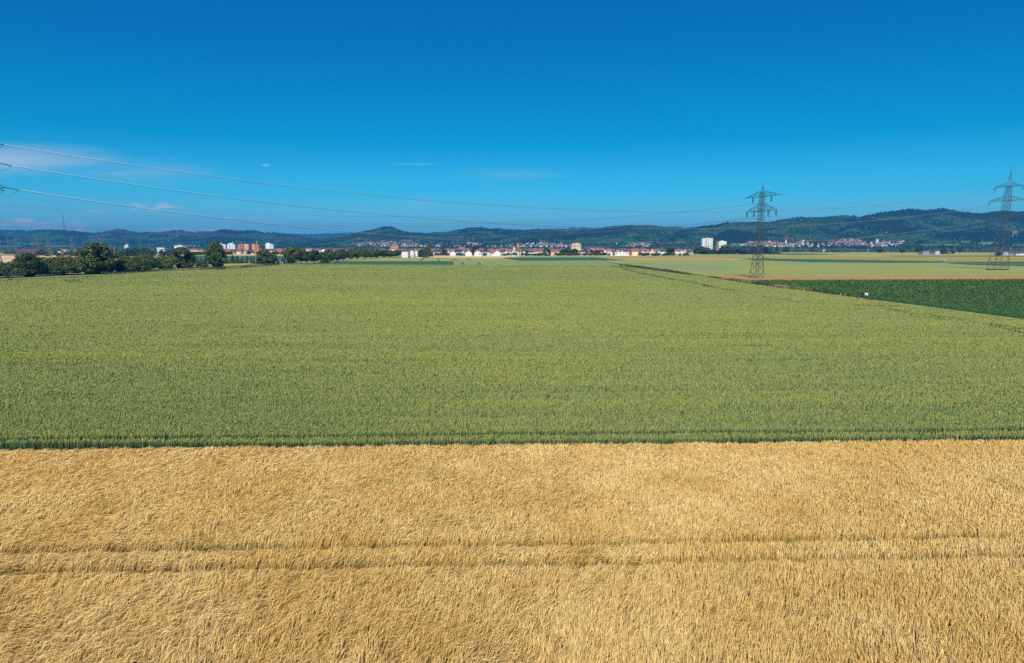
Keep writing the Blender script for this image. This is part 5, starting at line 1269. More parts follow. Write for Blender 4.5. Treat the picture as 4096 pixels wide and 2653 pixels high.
for i in range(230):
    if i < 196: px, Yd = rng.uniform(1600, 2765), rng.uniform(1350, 1900)
    elif i < 212: px, Yd = rng.uniform(885, 1150), rng.uniform(1500, 1800)
    else: px, Yd = rng.uniform(1170, 1600), rng.uniform(1450, 1850)
    p = at(px, 1000, Yd); p.z = 0
    o = link('village_house', UH[rng.integers(0, 7)], loc=p); o.rotation_euler.z = rng.normal(0, .35) + (math.pi / 2 if rng.random() < .25 else 0)
    o.color = ((1, 1, 1, 1), (.97, .92, .8, 1), (.85, .85, .9, 1), (1, .88, .7, 1))[rng.integers(0, 4)]
    tag(o, 'tile-roofed village house among the roofs behind the front row', 'house', 'village houses behind the front row')
for i in range(52):
    px, Yd = rng.uniform(1590, 2760), rng.uniform(1320, 1800)
    p = at(px, 1000, Yd)
    tree(px, rng.uniform(10, 18), rng.uniform(996, 1005), 1020, ('round', 'tall', 'spruce', 'round')[rng.integers(0, 4)], 'garden tree among the village roofs', 'tree', 'garden trees of the village', (DK, OL, (.8, .95, .85))[rng.integers(0, 3)], Yd=Yd, big=False)

for i in range(110):
    px = rng.uniform(1640, 2750)
    if any(a < px < b for a, b in ((1596, 1640), (1725, 1740), (1795, 1826), (1856, 1930), (1944, 2006), (2456, 2556))): continue
    tree(px, rng.uniform(14, 26), rng.uniform(1009, 1014), 1020, 'bush', 'green garden bush at the foot of the village houses', 'bush', 'garden bushes at the village edge', (DK, OL, (.8, .95, .85))[i % 3], Yd=rng.uniform(1200, 1235), big=False)
for i in range(46):
    px = rng.uniform(180, 340) if i < 12 else rng.uniform(415, 690) if i < 24 else rng.uniform(750, 830) if i < 28 else rng.uniform(885, 1165)
    tree(px, rng.uniform(18, 34), rng.uniform(1003, 1009), 1020, ('round', 'bush')[i % 2], 'dark tree of the leafy band below the far buildings on the left', 'tree', 'leafy band below the left buildings', (DK, (.8, .95, .85), (.75, .9, .95))[i % 3], Yd=rng.uniform(1120, 1190) if px < 700 else rng.uniform(1330, 1420), big=False, cat='tree')
# ---------------------------------------------------------------- tower blocks and other large buildings
def block(name, label, px, Yd, boxes, wins=(), cat='apartment block', extra=None):
    """boxes: (part name, px left, px right, py top, py bottom or None, front offset, depth, material); wins: (px, py, pw, ph, material, part name)."""
    base = at(px, 1000, Yd); base.z = 0
    root = empty(name, base); tag(root, label, cat)
    for (pn, l, r, tp, bt, off, dep, m) in boxes:
        a, b = at(l, 1000, Yd), at(r, 1000, Yd)
        z1 = at(px, tp, Yd).z; z0 = -.2 if bt is None else at(px, bt, Yd).z
        mb = MB(); mb.box(a.x - base.x, b.x - base.x, off, off + dep, z0, z1); mb.build(pn, M[m], root)
    for (wx, wy, pw, ph, m, pn, off) in wins:
        c = at(wx, wy, Yd); hx, hz = pw / F * Yd / 2, ph / F * Yd / 2
        mb = MB(); mb.box(c.x - base.x - hx, c.x - base.x + hx, off - .12, off + .05, c.z - hz, c.z + hz); mb.build(pn, M[m], root)
    return root
ws = []
for j in range(13):
    y = 955 + j * 3.08
    ws += [(2816.5, y, 2.8, 1.5, 'balcony', 'balcony', 2), (2823, y, 1.8, 1.3, 'balcony', 'balcony', 4), (2831.5, y, 2.2, 1.5, 'balcony', 'balcony', 1), (2835.3, y, 2.6, 1.5, 'balcony', 'balcony', 1), (2845, y, .9, 1.5, 'window', 'window', 3)]
    if 2 < j: ws.append((2827, y, .7, .8, 'window', 'window', 0))
block('tower_block', 'taller white tower block with columns of dark balconies', 2829, 1750,
      [('left_wing', 2808, 2815, 954, None, 0, 14, 'white_wall'), ('recess', 2815, 2821, 953, None, 2, 14, 'white_wall'), ('middle_shaft', 2821, 2825, 953, None, 4, 14, 'beige_wall'), ('stair_shaft', 2825, 2830, 951, None, 0, 16, 'white_wall'),
       ('balcony_bay', 2830, 2837, 953, None, 1, 14, 'white_wall'), ('right_wing', 2837, 2844, 953, None, 0, 14, 'white_wall'), ('corner_bay', 2844, 2846, 954, None, 3, 12, 'grey_wall'), ('end_wing', 2846, 2850, 953, None, 1, 14, 'white_wall'),
       ('roof_rim', 2809, 2815, 951.4, 954, .3, 13, 'brown_roof'), ('roof_house', 2822, 2832, 949, 951, 3, 10, 'brick'), ('roof_rim', 2838, 2849, 951, 953, .4, 13, 'brown_roof')], ws)
ws = []
for j in range(11):
    y = 968 + j * 2.85
    ws += [(2873, y, 2.8, 1.5, 'balcony', 'balcony', 1), (2880, y, .8, .9, 'window', 'window', 0), (2884, y, .8, .9, 'window', 'window', 0), (2900, y, .6, 1.6, 'window', 'window', 2)]
block('tower_block', 'shorter white tower block with a plain wide front', 2888, 1700,
      [('balcony_wing', 2870, 2875, 966, None, 1, 14, 'beige_wall'), ('front', 2875, 2899, 965.5, None, 0, 15, 'white_wall'), ('corner_bay', 2899, 2900.6, 966, None, 2, 12, 'grey_wall'), ('end_wing', 2900.6, 2905, 965.5, None, 1, 13, 'white_wall'), ('roof_house', 2883, 2894, 963.3, 965.5, 2, 10, 'white_wall')], ws)
ws = []
for j in range(5):
    y = 978.5 + j * 4.6
    ws += [(2285, y + 1, 4, 1.8, 'balcony', 'balcony', 1), (2299, y + .6, 3.6, 1.8, 'balcony', 'balcony', 0), (2316, y + 2, 1.6, 1, 'orange_wall', 'window', 0)]
block('apartment_block', 'tan stepped apartment block with rows of dark balconies above the village', 2304, 1560,
      [('left_wing', 2283, 2290, 976.5, None, 1, 12, 'beige_wall'), ('middle_wing', 2290, 2301, 976, None, 0, 14, 'cream_wall'), ('right_wing', 2301, 2323.5, 976.5, None, 0, 14, 'cream_wall'), ('roof_house', 2291, 2300, 972.6, 976, 2, 10, 'orange_wall'), ('roof_house', 2302, 2317, 972, 976.5, 3, 9, 'beige_wall'), ('parapet', 2307, 2322, 979.5, 980.5, -.3, .3, 'beige_wall')], ws)
block('tower_block', 'pale grey-white slab half hidden by the tall oval tree', 898, 1900, [('front', 891, 903, 977.5, None, 0, 14, 'white_wall'), ('roof_house', 877, 886, 973, 978, 3, 9, 'white_wall'), ('rear_wing', 874, 891, 978, None, 4, 10, 'white_wall')], [(897.5, 979 + j * 3, 5, .8, 'grey_wall', 'window', 0) for j in range(6)])
block('tower_block', 'pale green-white tower block with a dark stair slot and roof house', 925, 1800,
      [('left_wing', 910, 919, 977.8, None, 0, 14, 'white_wall'), ('stair_slot', 919, 922.5, 979, None, 3, 10, 'grey_wall'), ('middle_wing', 922.5, 930.5, 977.8, None, 0, 14, 'white_wall'), ('gap', 930.5, 931.8, 980, None, 3, 10, 'balcony'), ('right_wing', 931.8, 940, 977.8, None, 0, 14, 'white_wall'), ('roof_house', 915, 930, 973, 977.8, 3, 8, 'white_wall'), ('antenna', 929.5, 931, 967.5, 973, 5, 1, 'white_paint')],
      [(921, 982 + j * 3.2, 2.2, 1.4, 'balcony', 'balcony', 2.9) for j in range(6)])
ws = []
for j in range(4): ws += [(962, 981 + j * 4.8, 3.4, 2.6, 'balcony', 'balcony', .8), (973.5, 979.5 + j * 4.6, 5.4, 2.6, 'balcony', 'balcony', .8)]
for j in range(5): ws += [(983, 980 + j * 4, 1.4, 1, 'brick', 'window', 0), (989, 980 + j * 4, 1.4, 1, 'brick', 'window', 0)]
block('apartment_block', 'orange apartment block with two columns of dark balconies', 975, 1760, [('left_wing', 953.5, 960, 977, None, 0, 13, 'orange_wall'), ('balcony_bay', 960, 964, 978, None, .8, 12, 'brick'), ('middle_wing', 964, 970, 976, None, 0, 13, 'orange_wall'), ('balcony_bay', 970, 977, 977, None, .8, 12, 'brick'), ('right_wing', 977, 995, 976.6, None, 0, 13, 'beige_wall'), ('roof_house', 969, 986, 973, 976.4, 2, 9, 'dark_roof'), ('side_balconies', 995, 1000, 978, 984, 2, 8, 'brick')], ws)
block('tower_block', 'bright orange windowless tower block with one dark slot', 1021, 1640, [('left_wing', 1007.5, 1023.5, 976.5, None, 0, 13, 'orange_wall'), ('slot', 1023.5, 1027, 977.5, None, 2, 10, 'brick'), ('right_wing', 1027, 1034, 976.5, None, 0, 13, 'orange_wall'), ('roof_rim', 1008, 1030, 974, 976.4, 1, 10, 'dark_roof'), ('side_balconies', 1034, 1038, 978, None, 3, 9, 'brick'), ('antenna', 1026, 1027.5, 965.5, 974, 4, 1.2, 'white_paint')])
block('tower_block', 'pure white stepped tower block right of the orange tower', 1077, 1700, [('left_wing', 1063, 1083, 978.5, None, 0, 14, 'white_wall'), ('roof_house', 1064.5, 1082, 972.5, 978.4, 1, 9, 'white_wall'), ('right_wing', 1084, 1092, 977.5, None, 1.5, 13, 'white_wall')])
block('office_building', 'white flat-roofed building with a dark band and round front in the trees', 642, 1500, [('upper_floor', 627, 658, 993, 997, 0, 14, 'white_wall'), ('roof_slab', 629, 657, 990.3, 991.4, 0, 14, 'white_paint'), ('window_band', 630, 655, 991.4, 993, 1, 12, 'window'), ('middle_floor', 628, 658, 997, 1003, .6, 13, 'grey_wall'), ('lower_floor', 629, 656, 1003, None, 0, 13, 'white_wall')], [(648, 999.5, 14, 3, 'window', 'window', .6)], cat='office building')
for x, yt, lb in ((502, 981, 'tiny white slab, left of the pair far off at the hill foot'), (509, 977, 'tiny white slab, taller of the pair far off at the hill foot')):
    block('tower_block', lb, x, 2900, [('front', x - 3, x + 3, yt, None, 0, 14, 'white_wall'), ('recess', x + 3, x + 4.5, yt + 1, None, 2, 10, 'grey_wall')])
block('apartment_block', 'wide pale flat blocks at the foot of the far ridge', 722, 2800, [('left_wing', 698, 712, 984, None, 0, 14, 'white_wall'), ('right_wing', 712, 731, 982, None, 1, 14, 'white_wall'), ('end_wing', 731, 742, 987, None, 0, 12, 'white_wall')])
# churches
b0 = at(2056.5, 1000, 1480); b0.z = 0
ch = empty('church_tower', b0); tag(ch, 'pale church tower with a dark onion dome and spike', 'church tower')
zz = lambda y, Yd: at(2048, y, Yd).z
hw = 4.2 / F * 1480
mb = MB(); mb.box(-hw, hw, 0, 2 * hw, -.2, zz(987, 1480)); mb.build('shaft', M['cream_wall'], ch)
mb = MB(); prev = None; ring = []
prof = [(0, 1.08), (.10, 1.18), (.25, 1.1), (.40, .72), (.5, .60), (.56, .72), (.66, .66), (.78, .34), (.86, .12), (1, .04)]
zb, zt = zz(987, 1480), zz(975, 1480)
vs = []; nseg = 12
for f_, r_ in prof: vs += [(hw * r_ * math.cos(2 * math.pi * k / nseg), hw + hw * r_ * math.sin(2 * math.pi * k / nseg), zb + (zt - zb) * f_) for k in range(nseg)]
mb.add(vs, [(i * nseg + k, i * nseg + (k + 1) % nseg, (i + 1) * nseg + (k + 1) % nseg, (i + 1) * nseg + k) for i in range(len(prof) - 1) for k in range(nseg)] + [tuple(range(nseg))[::-1]])
dm = mb.build('onion_dome', M['slate_dome'], ch)
mb = MB(); mb.bar((0, hw, zt - .3), (0, hw, zt + 2.5), .12); mb.build('spike', M['dark_steel'], dm)
mb = MB(); mb.box(-.55, .55, -.06, .1, zz(992, 1480), zz(988.5, 1480)); mb.build('window', M['window'], ch)
b0 = at(2072.5, 1000, 1450); b0.z = 0
ch = empty('brick_tower', b0); tag(ch, 'red brick tower with a stepped top and a tall thin antenna', 'tower')
hw = 4.6 / F * 1450
for nm, sc1, y0, y1, m in (('shaft', 1.0, None, 977, 'brick'), ('upper_stage', 1.12, 977, 975.3, 'castle_stone'), ('upper_stage', .75, 975.3, 971.5, 'brick')):
    mb = MB(); z0 = -.2 if y0 is None else zz(y0, 1450); mb.box(-hw * sc1, hw * sc1, hw - hw * sc1, hw + hw * sc1, z0, zz(y1, 1450)); mb.build(nm, M[m], ch)
for dx in (-1.3, 1.3):
    mb = MB(); mb.box(dx - .5, dx + .5, -.08, .1, zz(989, 1450), zz(980, 1450)); mb.build('window', M['cream_wall'], ch)
mb = MB(); mb.bar((0, hw, zz(971.5, 1450)), (0, hw, zz(950, 1450)), .22, r2=.08); mb.build('antenna', M['steel'], ch)
# castle ruin, chapel and steeples on the hills
p = on_hill(1455, 929.5)
cs = empty('castle', p + Vector((0, 0, -2))); tag(cs, 'pink stone castle with a round keep on the hilltop', 'castle')
mb = MB(); mb.bar((-3, 0, 0), (-3, 0, 17), 4.2, r2=3.8, n=10); mb.build('keep', M['castle_stone'], cs)
mb = MB(); mb.box(-14, 14, -5, 6, -4, 8); mb.box(3, 9, -5.2, 2, 0, 12); mb.build('wall', M['castle_stone'], cs)
mb = MB(); mb.add([(-7, -4, 17), (1, -4, 17), (1, 4, 17), (-7, 4, 17), (-3, 0, 20)], [(0, 1, 4), (1, 2, 4), (2, 3, 4), (3, 0, 4)]); mb.build('roof', M['castle_stone'], cs)
p = on_hill(1440, 962)
cs = empty('hill_castle', p + Vector((0, 0, -1))); tag(cs, 'pale castle with a pointed tower on the slope below the ruin', 'castle')
mb = MB(); mb.box(-12, 14, -5, 5, -2, 8); mb.box(-7, -2, -6, 0, 0, 14); mb.box(7, 11, -6, 0, 0, 13); mb.build('wall', M['white_wall'], cs)
mb = MB(); mb.add([(-7.4, -6.4, 14), (-1.6, -6.4, 14), (-1.6, .4, 14), (-7.4, .4, 14), (-4.5, -3, 24)], [(0, 1, 4), (1, 2, 4), (2, 3, 4), (3, 0, 4)]); mb.add([(6.7, -6.4, 13), (11.3, -6.4, 13), (11.3, .4, 13), (6.7, .4, 13), (9, -3, 18)], [(0, 1, 4), (1, 2, 4), (2, 3, 4), (3, 0, 4)]); mb.build('spire', M['brown_roof'], cs)
p = on_hill(3142, 982)
cs = empty('church', p); tag(cs, 'white church with a slender red steeple in the hillside village', 'church')
mb = MB(); mb.box(-3, 3, -3, 3, -2, 20); mb.build('tower', M['white_wall'], cs)
mb = MB(); mb.add([(-3.3, -3.3, 20), (3.3, -3.3, 20), (3.3, 3.3, 20), (-3.3, 3.3, 20), (0, 0, 38)], [(0, 1, 4), (1, 2, 4), (2, 3, 4), (3, 0, 4)]); mb.build('steeple', M['red_paint'], cs)
p = on_hill(3210, 977)
cs = empty('church', p); tag(cs, 'pale church with a square tower above the hillside village', 'church')
mb = MB(); mb.box(-4, 4, -4, 4, -2, 17); mb.build('tower', M['cream_wall'], cs)
mb = MB(); mb.box(-24, -4.1, -5, 5, -3, 6); mb.build('nave', M['cream_wall'], cs)
mb = MB(); mb.add([(-24.3, -5.4, 6), (-4.2, -5.4, 6), (-4.2, 0, 11), (-24.3, 0, 11), (-4.2, 5.4, 6), (-24.3, 5.4, 6)], [(0, 1, 2, 3), (3, 2, 4, 5)]); mb.build('roof', M['red_roof'], cs)
for px, py, w_, h_, lb in ((3506, 980, 10, 22, 'white slab at the foot of the eastern hillside village'), (2466, 985, 4, 14, 'small white tower at the foot of the vineyard'), (2243, 984, 3.2, 14, 'slim white tower among the hillside houses'), (1790, 976, 5, 14, 'yellowish church tower in the hillside village'), (2138, 929.5, 16, 9, 'pale hotel on the hilltop ridge'), (3003, 960, 14, 5, 'pale farmhouse on the slope behind the two-armed pylon'), (2708, 951, 9, 9, 'lone pinkish house in the woods left of the white towers')):
    p = on_hill(px, py)
    o_ = empty('hillside_building', p); tag(o_, lb, 'building')
    mb = MB(); mb.box(-w_ / 2, w_ / 2, -4, 4, -3, h_); mb.build('wall', M['white_wall'], o_)
    mb = MB(); mb.add([(-w_ / 2 - .4, -4.5, h_), (w_ / 2 + .4, -4.5, h_), (w_ / 2 + .4, 0, h_ + 3), (-w_ / 2 - .4, 0, h_ + 3), (w_ / 2 + .4, 4.5, h_), (-w_ / 2 - .4, 4.5, h_)], [(0, 1, 2, 3), (3, 2, 4, 5)]); mb.build('roof', M['red_roof'], o_)

# hillside villages: the nearest 280 houses are things, all others one mass
HH = [unit_house('hillside_house', wl, rf, w, d, he, hr, o) for wl, rf, w, d, he, hr, o in
      (('white_wall', 'red_roof', 10, 9, 5.5, 9, 'side'), ('white_wall', 'brown_roof', 9, 9, 6, 9.5, 'gable'), ('white_wall', 'dark_roof', 11, 9, 5.5, 8.5, 'side'), ('cream_wall', 'red_roof', 9, 10, 6, 9.5, 'gable'), ('white_wall', 'red_roof', 15, 9, 7, 10, 'side'), ('white_wall', 'brown_roof', 9, 9, 6.5, 8, 'gable'))]
cand = []
for vn, (poly, cnt) in VILLAGES.items():
    x0, x1 = min(p[0] for p in poly), max(p[0] for p in poly); y0, y1 = min(p[1] for p in poly), max(p[1] for p in poly); k = 0
    while k < cnt:
        px, py = rng.uniform(x0, x1), rng.uniform(y0, y1)
        if not inpoly(np.array([px]), np.array([py]), poly)[0]: continue
        if fnoise(np.array([px / 14]), np.array([py / 4]), 55, 2)[0] < .30: k += .3; continue
        k += 1
        cand.append((vn, on_hill(px, min(py, 989.0)) if py < 992 else None, int(rng.integers(0, 6)), rng.normal(0, .5) + (1.57 if rng.random() < .3 else 0), px))
cand = [c if c[1] is not None else (c[0], Vector(((c[4] - CX) / F * 2700 * CP, 2700, 0)), c[2], c[3], c[4]) for c in cand]
cand.sort(key=lambda c: c[1].y)
VL = {'hillside': 'small pale house on the slope under the rounded castle hill', 'church': 'small pale house on the slope behind the church towers', 'vineyard': 'small pale house below the green vineyard', 'roadside': 'small pale house at the foot of the vineyard', 'steeple': 'small pale house of the hillside village round the red steeple',
      'eastern': 'small pale house of the easternmost hillside village', 'castle': 'small pale house below the two castles', 'ridge': 'small white villa high on the wooded ridge', 'western': 'small white house at the foot of the far ridge'}
TI = [(1, 1, 1, 1), (.97, .9, .8, 1), (.75, .78, .95, 1), (1, .82, .68, 1)]
step = max(1, len(cand) // 280)
mv, mf, mm, off = [], [], [], 0
small = {'ridge', 'western', 'vineyard', 'castle'}
nth = 0
for i, (vn, p, k, rz, px) in enumerate(cand):
    if nth < 285:
        o = link('hillside_house', HH[k], loc=p); o.rotation_euler.z = rz; o.color = TI[i % 4]; nth += 1
        tag(o, VL[vn], 'house', 'houses of the %s village' % vn)
    else:
        me = HH[k]; R = Matrix.Rotation(rz, 3, 'Z')
        mv += [tuple(R @ v.co + p) for v in me.vertices]; mf += [tuple(j + off for j in f.vertices) for f in me.polygons]
        mm += [{'white_wall': 0, 'cream_wall': 1, 'red_roof': 2, 'brown_roof': 3, 'dark_roof': 4, 'window': 5}[me.materials[f.material_index].name] for f in me.polygons]; off = len(mv)
me = bpy.data.meshes.new('hillside_houses'); me.from_pydata(mv, [], mf)
for nm in ('white_wall', 'cream_wall', 'red_roof', 'brown_roof', 'dark_roof', 'window'): me.materials.append(M[nm])
me.polygons.foreach_set('material_index', mm); me.update()
tag(link('hillside_houses', me), 'countless tiny houses higher up in the hillside villages', 'houses', kind='stuff')

# ---------------------------------------------------------------- farms and barns
def barn(name, label, pxl, pxr, yr, ye, Yd, wall, roof, depth, side=None, side_m=None, doors=()):
    r_ = house(pxl, pxr, yr, ye, Yd, 'side', wall, roof, label, name=name, depth=depth, cat='barn')
    return r_
bq = at(107, 1000, 1250); bq.z = 0
r_ = house(70, 145, 997.5, 1004.5, 1250, 'side', 'dark_roof', 'barn_red', 'long red-roofed farm hall with a front wall coloured dark as open shade and white end', name='farm_hall', depth=26, cat='barn')  # closed front wall; its dark colour stands for the shade inside
mb = MB(); a_ = at(70, 1000, 1250).x - bq.x; mb.box(a_ - .5, a_ + 11, -.3, .0, 0, 2.6); mb.build('white_panel', M['white_wall'], r_)
tree(152, 30, 1006, 1024, 'bush', 'dark bush in front of the small white house by the farm hall', 'bush', colour=DK, Yd=1160)
house(147, 158, 1003, 1006, 1260, 'side', 'white_wall', 'brown_roof', 'small white house right of the red farm hall')
house(230, 240, 1003, 1008, 1200, 'gable', 'pale_yellow_wall', 'brown_roof', 'tiny pale yellow gable among the trees behind the hedge')
house(245, 263, 997, 1002, 1300, 'side', 'white_wall', 'orange_roof', 'orange roof among the trees behind the hedge')
house(288, 312, 1000, 1004, 1300, 'side', 'white_wall', 'red_roof', 'low pinkish roof left of the big tree')
r_ = house(3692, 3742, 1003.6, 1005.6, 1480, 'side', 'barn_wall', 'barn_red', 'long blue-grey barn with a low dark red roof', name='barn', depth=16, cat='barn')
house(3742, 3760, 1002.5, 1006.5, 1430, 'gable', 'grey_wall', 'dark_roof', 'pale grey gable end standing in front of the blue-grey barn', name='barn', depth=20, ridge_at=.75, cat='barn')
house(4015, 4036, 1005.5, 1012, 1290, 'gable', 'grey_wall', 'brown_roof', 'pale blue-grey gabled barn right of the green pylon', name='barn', depth=22, ridge_at=.35, cat='barn', windows=[(4038, 1015, 2, 3)])
house(4034, 4070, 1004.5, 1012, 1310, 'side', 'barn_wall', 'barn_red', 'barn with a dull red roof at the right edge', name='barn', depth=24, cat='barn', windows=[(4049, 1017, 8, 2)])
house(4068, 4110, 1008, 1014.5, 1300, 'side', 'white_wall', 'brown_roof', 'low white-fronted barn cut by the right edge', name='barn', depth=18, cat='barn', windows=[(4075, 1015.5, 6, 3)])
r_ = house(3288, 3324, 1000.5, 1003, 2150, 'side', 'white_paint', 'white_paint', 'long white greenhouse in front of the hillside village', name='greenhouse', depth=14, cat='greenhouse')
mb = MB(); mb.box(-14, -6, -2, 8, 0, at(3300, 999.6, 2150).z); mb.build('end_hall', M['white_paint'], r_)
house(3775, 3790, 1002, 1005, 1600, 'side', 'grey_wall', 'brown_roof', 'small shed behind the blue-grey barn', name='shed', cat='shed')

# ---------------------------------------------------------------- poles, posts, signs
def pole(px, top, base, label, arm=None, Yd=None, r=.17):
    p = ground(px, base) if Yd is None else at(px, 1000, Yd)
    p.z = 0; h = at(px, top, p.y).z
    root = empty('catenary_pole', p); tag(root, label, 'pole', 'tall grey poles along the rail line')
    mb = MB(); mb.bar((0, 0, -.2), (0, 0, h), r, r2=r * .75, n=8); mb.build('mast', M['concrete'], root)
    mb = MB(); mb.box(-.22, .22, -.22, .22, 0, .5); mb.build('footing', M['concrete'], root)
    if arm:
        mb = MB(); z = h * arm[1]
        mb.bar((0, 0, z), (arm[0], 0, z + .1), .07); mb.bar((0, 0, z * .82), (arm[0] * .75, 0, z + 1.2), .06); mb.bar((arm[0] * .75, 0, z + 1.2), (arm[0], 0, z + .1), .05); mb.build('bracket_arm', M['steel'], root)
pole(287, 1021, 1094, 'grey pole with a bracket arm in front of the hedge left of the big tree', (5.2, .60))
pole(468, 987, 1090, 'grey pole rising from the hedge right of the big tree', None)
pole(624, 1020, 1077, 'tall grey pole with a bracket arm at the hedge', (4.0, .72))
pole(1024, 1012, 1061, 'grey pole in front of the rounded olive tree', None)
pole(1145, 1021, 1055.5, 'grey pole left of the row of trees', None)
pole(963, 997, 1038, 'slim pale pole below the orange apartment block', None)
pole(958, 1003, 1030, 'short slim pole left of the slim pale pole', None)
pole(997, 1040, 1057, 'short thick grey post beside the rail line', None, r=.3)
pole(1186, 1042, 1056, 'short pole under the first tree of the row', None)
def rail_sign(px, top, base, label, bands, name='railway_sign'):
    p = ground(px, base); h = at(px, top, p.y).z
    root = empty(name, p); tag(root, label, 'sign', 'signs at the rail crossing')
    mb = MB(); mb.bar((0, 0, -.1), (0, 0, h), .07, n=6); mb.build('post', M['steel'], root)
    for z0, z1, w_, m in bands:
        mb = MB(); mb.box(-w_ / 2, w_ / 2, -.14, -.08, h * z0, h * z1); mb.build('sign_panel', M[m], root)
rail_sign(1046.5, 1043, 1057.5, 'tallest banded white and grey signpost at the rail crossing', [(.02, .20, .9, 'white_paint'), (.28, .42, .8, 'white_paint'), (.46, .60, .8, 'grey_wall'), (.64, .95, .6, 'grey_wall')])
rail_sign(1060, 1044.5, 1056.5, 'white signpost with a dark lower half at the rail crossing', [(.60, .98, .75, 'white_paint'), (.2, .55, .6, 'brick')])
rail_sign(1122, 1048, 1055.8, 'low white-topped sign left of the dark one', [(.62, .98, 1.0, 'white_paint'), (.1, .55, .7, 'brick')])
rail_sign(1127, 1047.5, 1055.8, 'low dark blue sign between two white-topped ones', [(.2, .95, .8, 'navy')])
rail_sign(1131, 1048, 1055.8, 'low white-topped sign right of the dark one', [(.5, .98, .7, 'white_paint')])
rail_sign(1105.5, 1046, 1055.5, 'plain short grey post at the rail crossing', [(.0, 1, .25, 'concrete')])
rail_sign(1101, 1052, 1056, 'small white box at the rail crossing', [(.1, .95, .7, 'white_paint')])
p = ground(1093, 1056.5); root = empty('relay_cabin', p); tag(root, 'small blue-grey cabin with a slanted roof at the rail crossing', 'cabin')
mb = MB(); mb.box(-1.0, 1.3, 0, 2, 0, 1.9); mb.build('wall', M['blue_wall'], root)
mb = MB(); mb.add([(-1.4, -.3, 1.5), (0, -.3, 2.9), (1.6, -.3, 2.0), (1.6, 2.3, 2.0), (0, 2.3, 2.9), (-1.4, 2.3, 1.5)], [(0, 1, 4, 5), (1, 2, 3, 4), (0, 2, 1), (3, 5, 4)]); mb.build('roof', M['grey_wall'], root)
POST_MESH = MB(); POST_MESH.bar((0, 0, -.1), (0, 0, 1.05), .10, n=6, m=0); POST_MESH.bar((0, 0, .70), (0, 0, .85), .112, n=6, m=1); POST_MESH = POST_MESH.mesh('marker_post', [M['white_paint'], M['tyre']])
for x, y in ((2883, 1032), (2914, 1032.5), (2930, 1033), (2958, 1033.5), (2990, 1034), (3086, 1033.4), (3113, 1035), (3148, 1035.5), (3178, 1037), (3215, 1038), (3253, 1038), (3292, 1039), (3379, 1041), (3422, 1041), (3522, 1044), (3690, 1047.5), (3738, 1048.3), (3884, 1053.6), (3940, 1053.6)):
    p = ground(x, y); p.z = .45
    tag(link('marker_post', POST_MESH, loc=p), 'white roadside marker post with a black band along the country road', 'post', 'white roadside marker posts')
    o_ = bpy.data.objects[-1] if False else None
for x, y, lb in ((3568, 1044.5, 'orange roadside post between white marker posts'), (3868, 1051.5, 'leaning orange road sign beside the road')):
    p = ground(x, y); r_ = empty('road_sign', p); tag(r_, lb, 'sign')
    mb = MB(); mb.bar((0, 0, 0), (0, 0, 1.9), .07, n=6); mb.build('post', M['orange_paint'], r_)
    mb = MB(); mb.box(-.5, .5, -.1, -.04, 1.2, 2.2); mb.build('sign_panel', M['orange_paint'], r_)
p = ground(1927.5, 1059); r_ = empty('pipeline_marker', p); tag(r_, 'pale yellow marker post at the edge of the grey-green field', 'post')
mb = MB(); mb.bar((0, 0, -.1), (0, 0, 2.3), .15, n=8); mb.build('post', M['yellow_paint'], r_)
mb = MB(); mb.bar((0, 0, 1.45), (0, 0, 2.35), .28, n=8); mb.build('cap', M['yellow_paint'], r_)
# portable toilet, barrow and cart by the road
p = ground(3775.5, 1051.6); r_ = empty('portable_toilet', p); tag(r_, 'bright blue portable toilet with a white roof by the road', 'toilet')
mb = MB(); mb.box(-1.0, 1.0, 0, 2.0, 0, 2.45); mb.build('cabin', M['blue_plastic'], r_)
mb = MB(); mb.box(-.6, .6, -.06, 0, .15, 2.2); mb.build('door', M['blue_plastic'], r_)
mb = MB(); mb.box(-1.08, 1.08, -.08, 2.08, 2.45, 2.62); mb.add([(-1.08, -.08, 2.62), (1.08, -.08, 2.62), (1.08, 2.08, 2.62), (-1.08, 2.08, 2.62), (-.6, .5, 2.95), (.6, .5, 2.95), (.6, 1.5, 2.95), (-.6, 1.5, 2.95)], [(4, 5, 6, 7), (0, 1, 5, 4), (1, 2, 6, 5), (2, 3, 7, 6), (3, 0, 4, 7)]); mb.build('roof', M['white_paint'], r_)
p = ground(3767, 1051.2); r_ = empty('cable_drum', p); tag(r_, 'round wooden drum standing against the blue toilet', 'drum')
mb = MB(); mb.bar((0, 0, .8), (0, .15, .8), .8, n=16); mb.build('disc', M['wood'], r_)
mb = MB(); mb.bar((0, .15, .8), (0, .8, .8), .45, n=12); mb.build('core', M['wood'], r_)
mb = MB(); mb.bar((0, .8, .8), (0, .95, .8), .8, n=16); mb.build('disc', M['wood'], r_)
p = ground(3757, 1051); r_ = empty('trailer', p); tag(r_, 'low dark flat trailer left of the wooden drum', 'trailer')
mb = MB(); mb.box(-1.7, 1.4, 0, 1.4, .55, .8); mb.bar((-1.7, .7, .65), (-2.6, .7, .45), .06); mb.build('bed', M['dark_steel'], r_)
for dx in (-.4, .5):
    for dy in (-.1, 1.4):
        mb = MB(); mb.bar((dx, dy, .33), (dx, dy + .12, .33), .33, n=12); mb.build('wheel', M['tyre'], r_)
mb = MB(); mb.box(-1.2, .9, .2, 1.2, .8, 1.15); mb.build('cargo', M['dark_cloth'], r_)
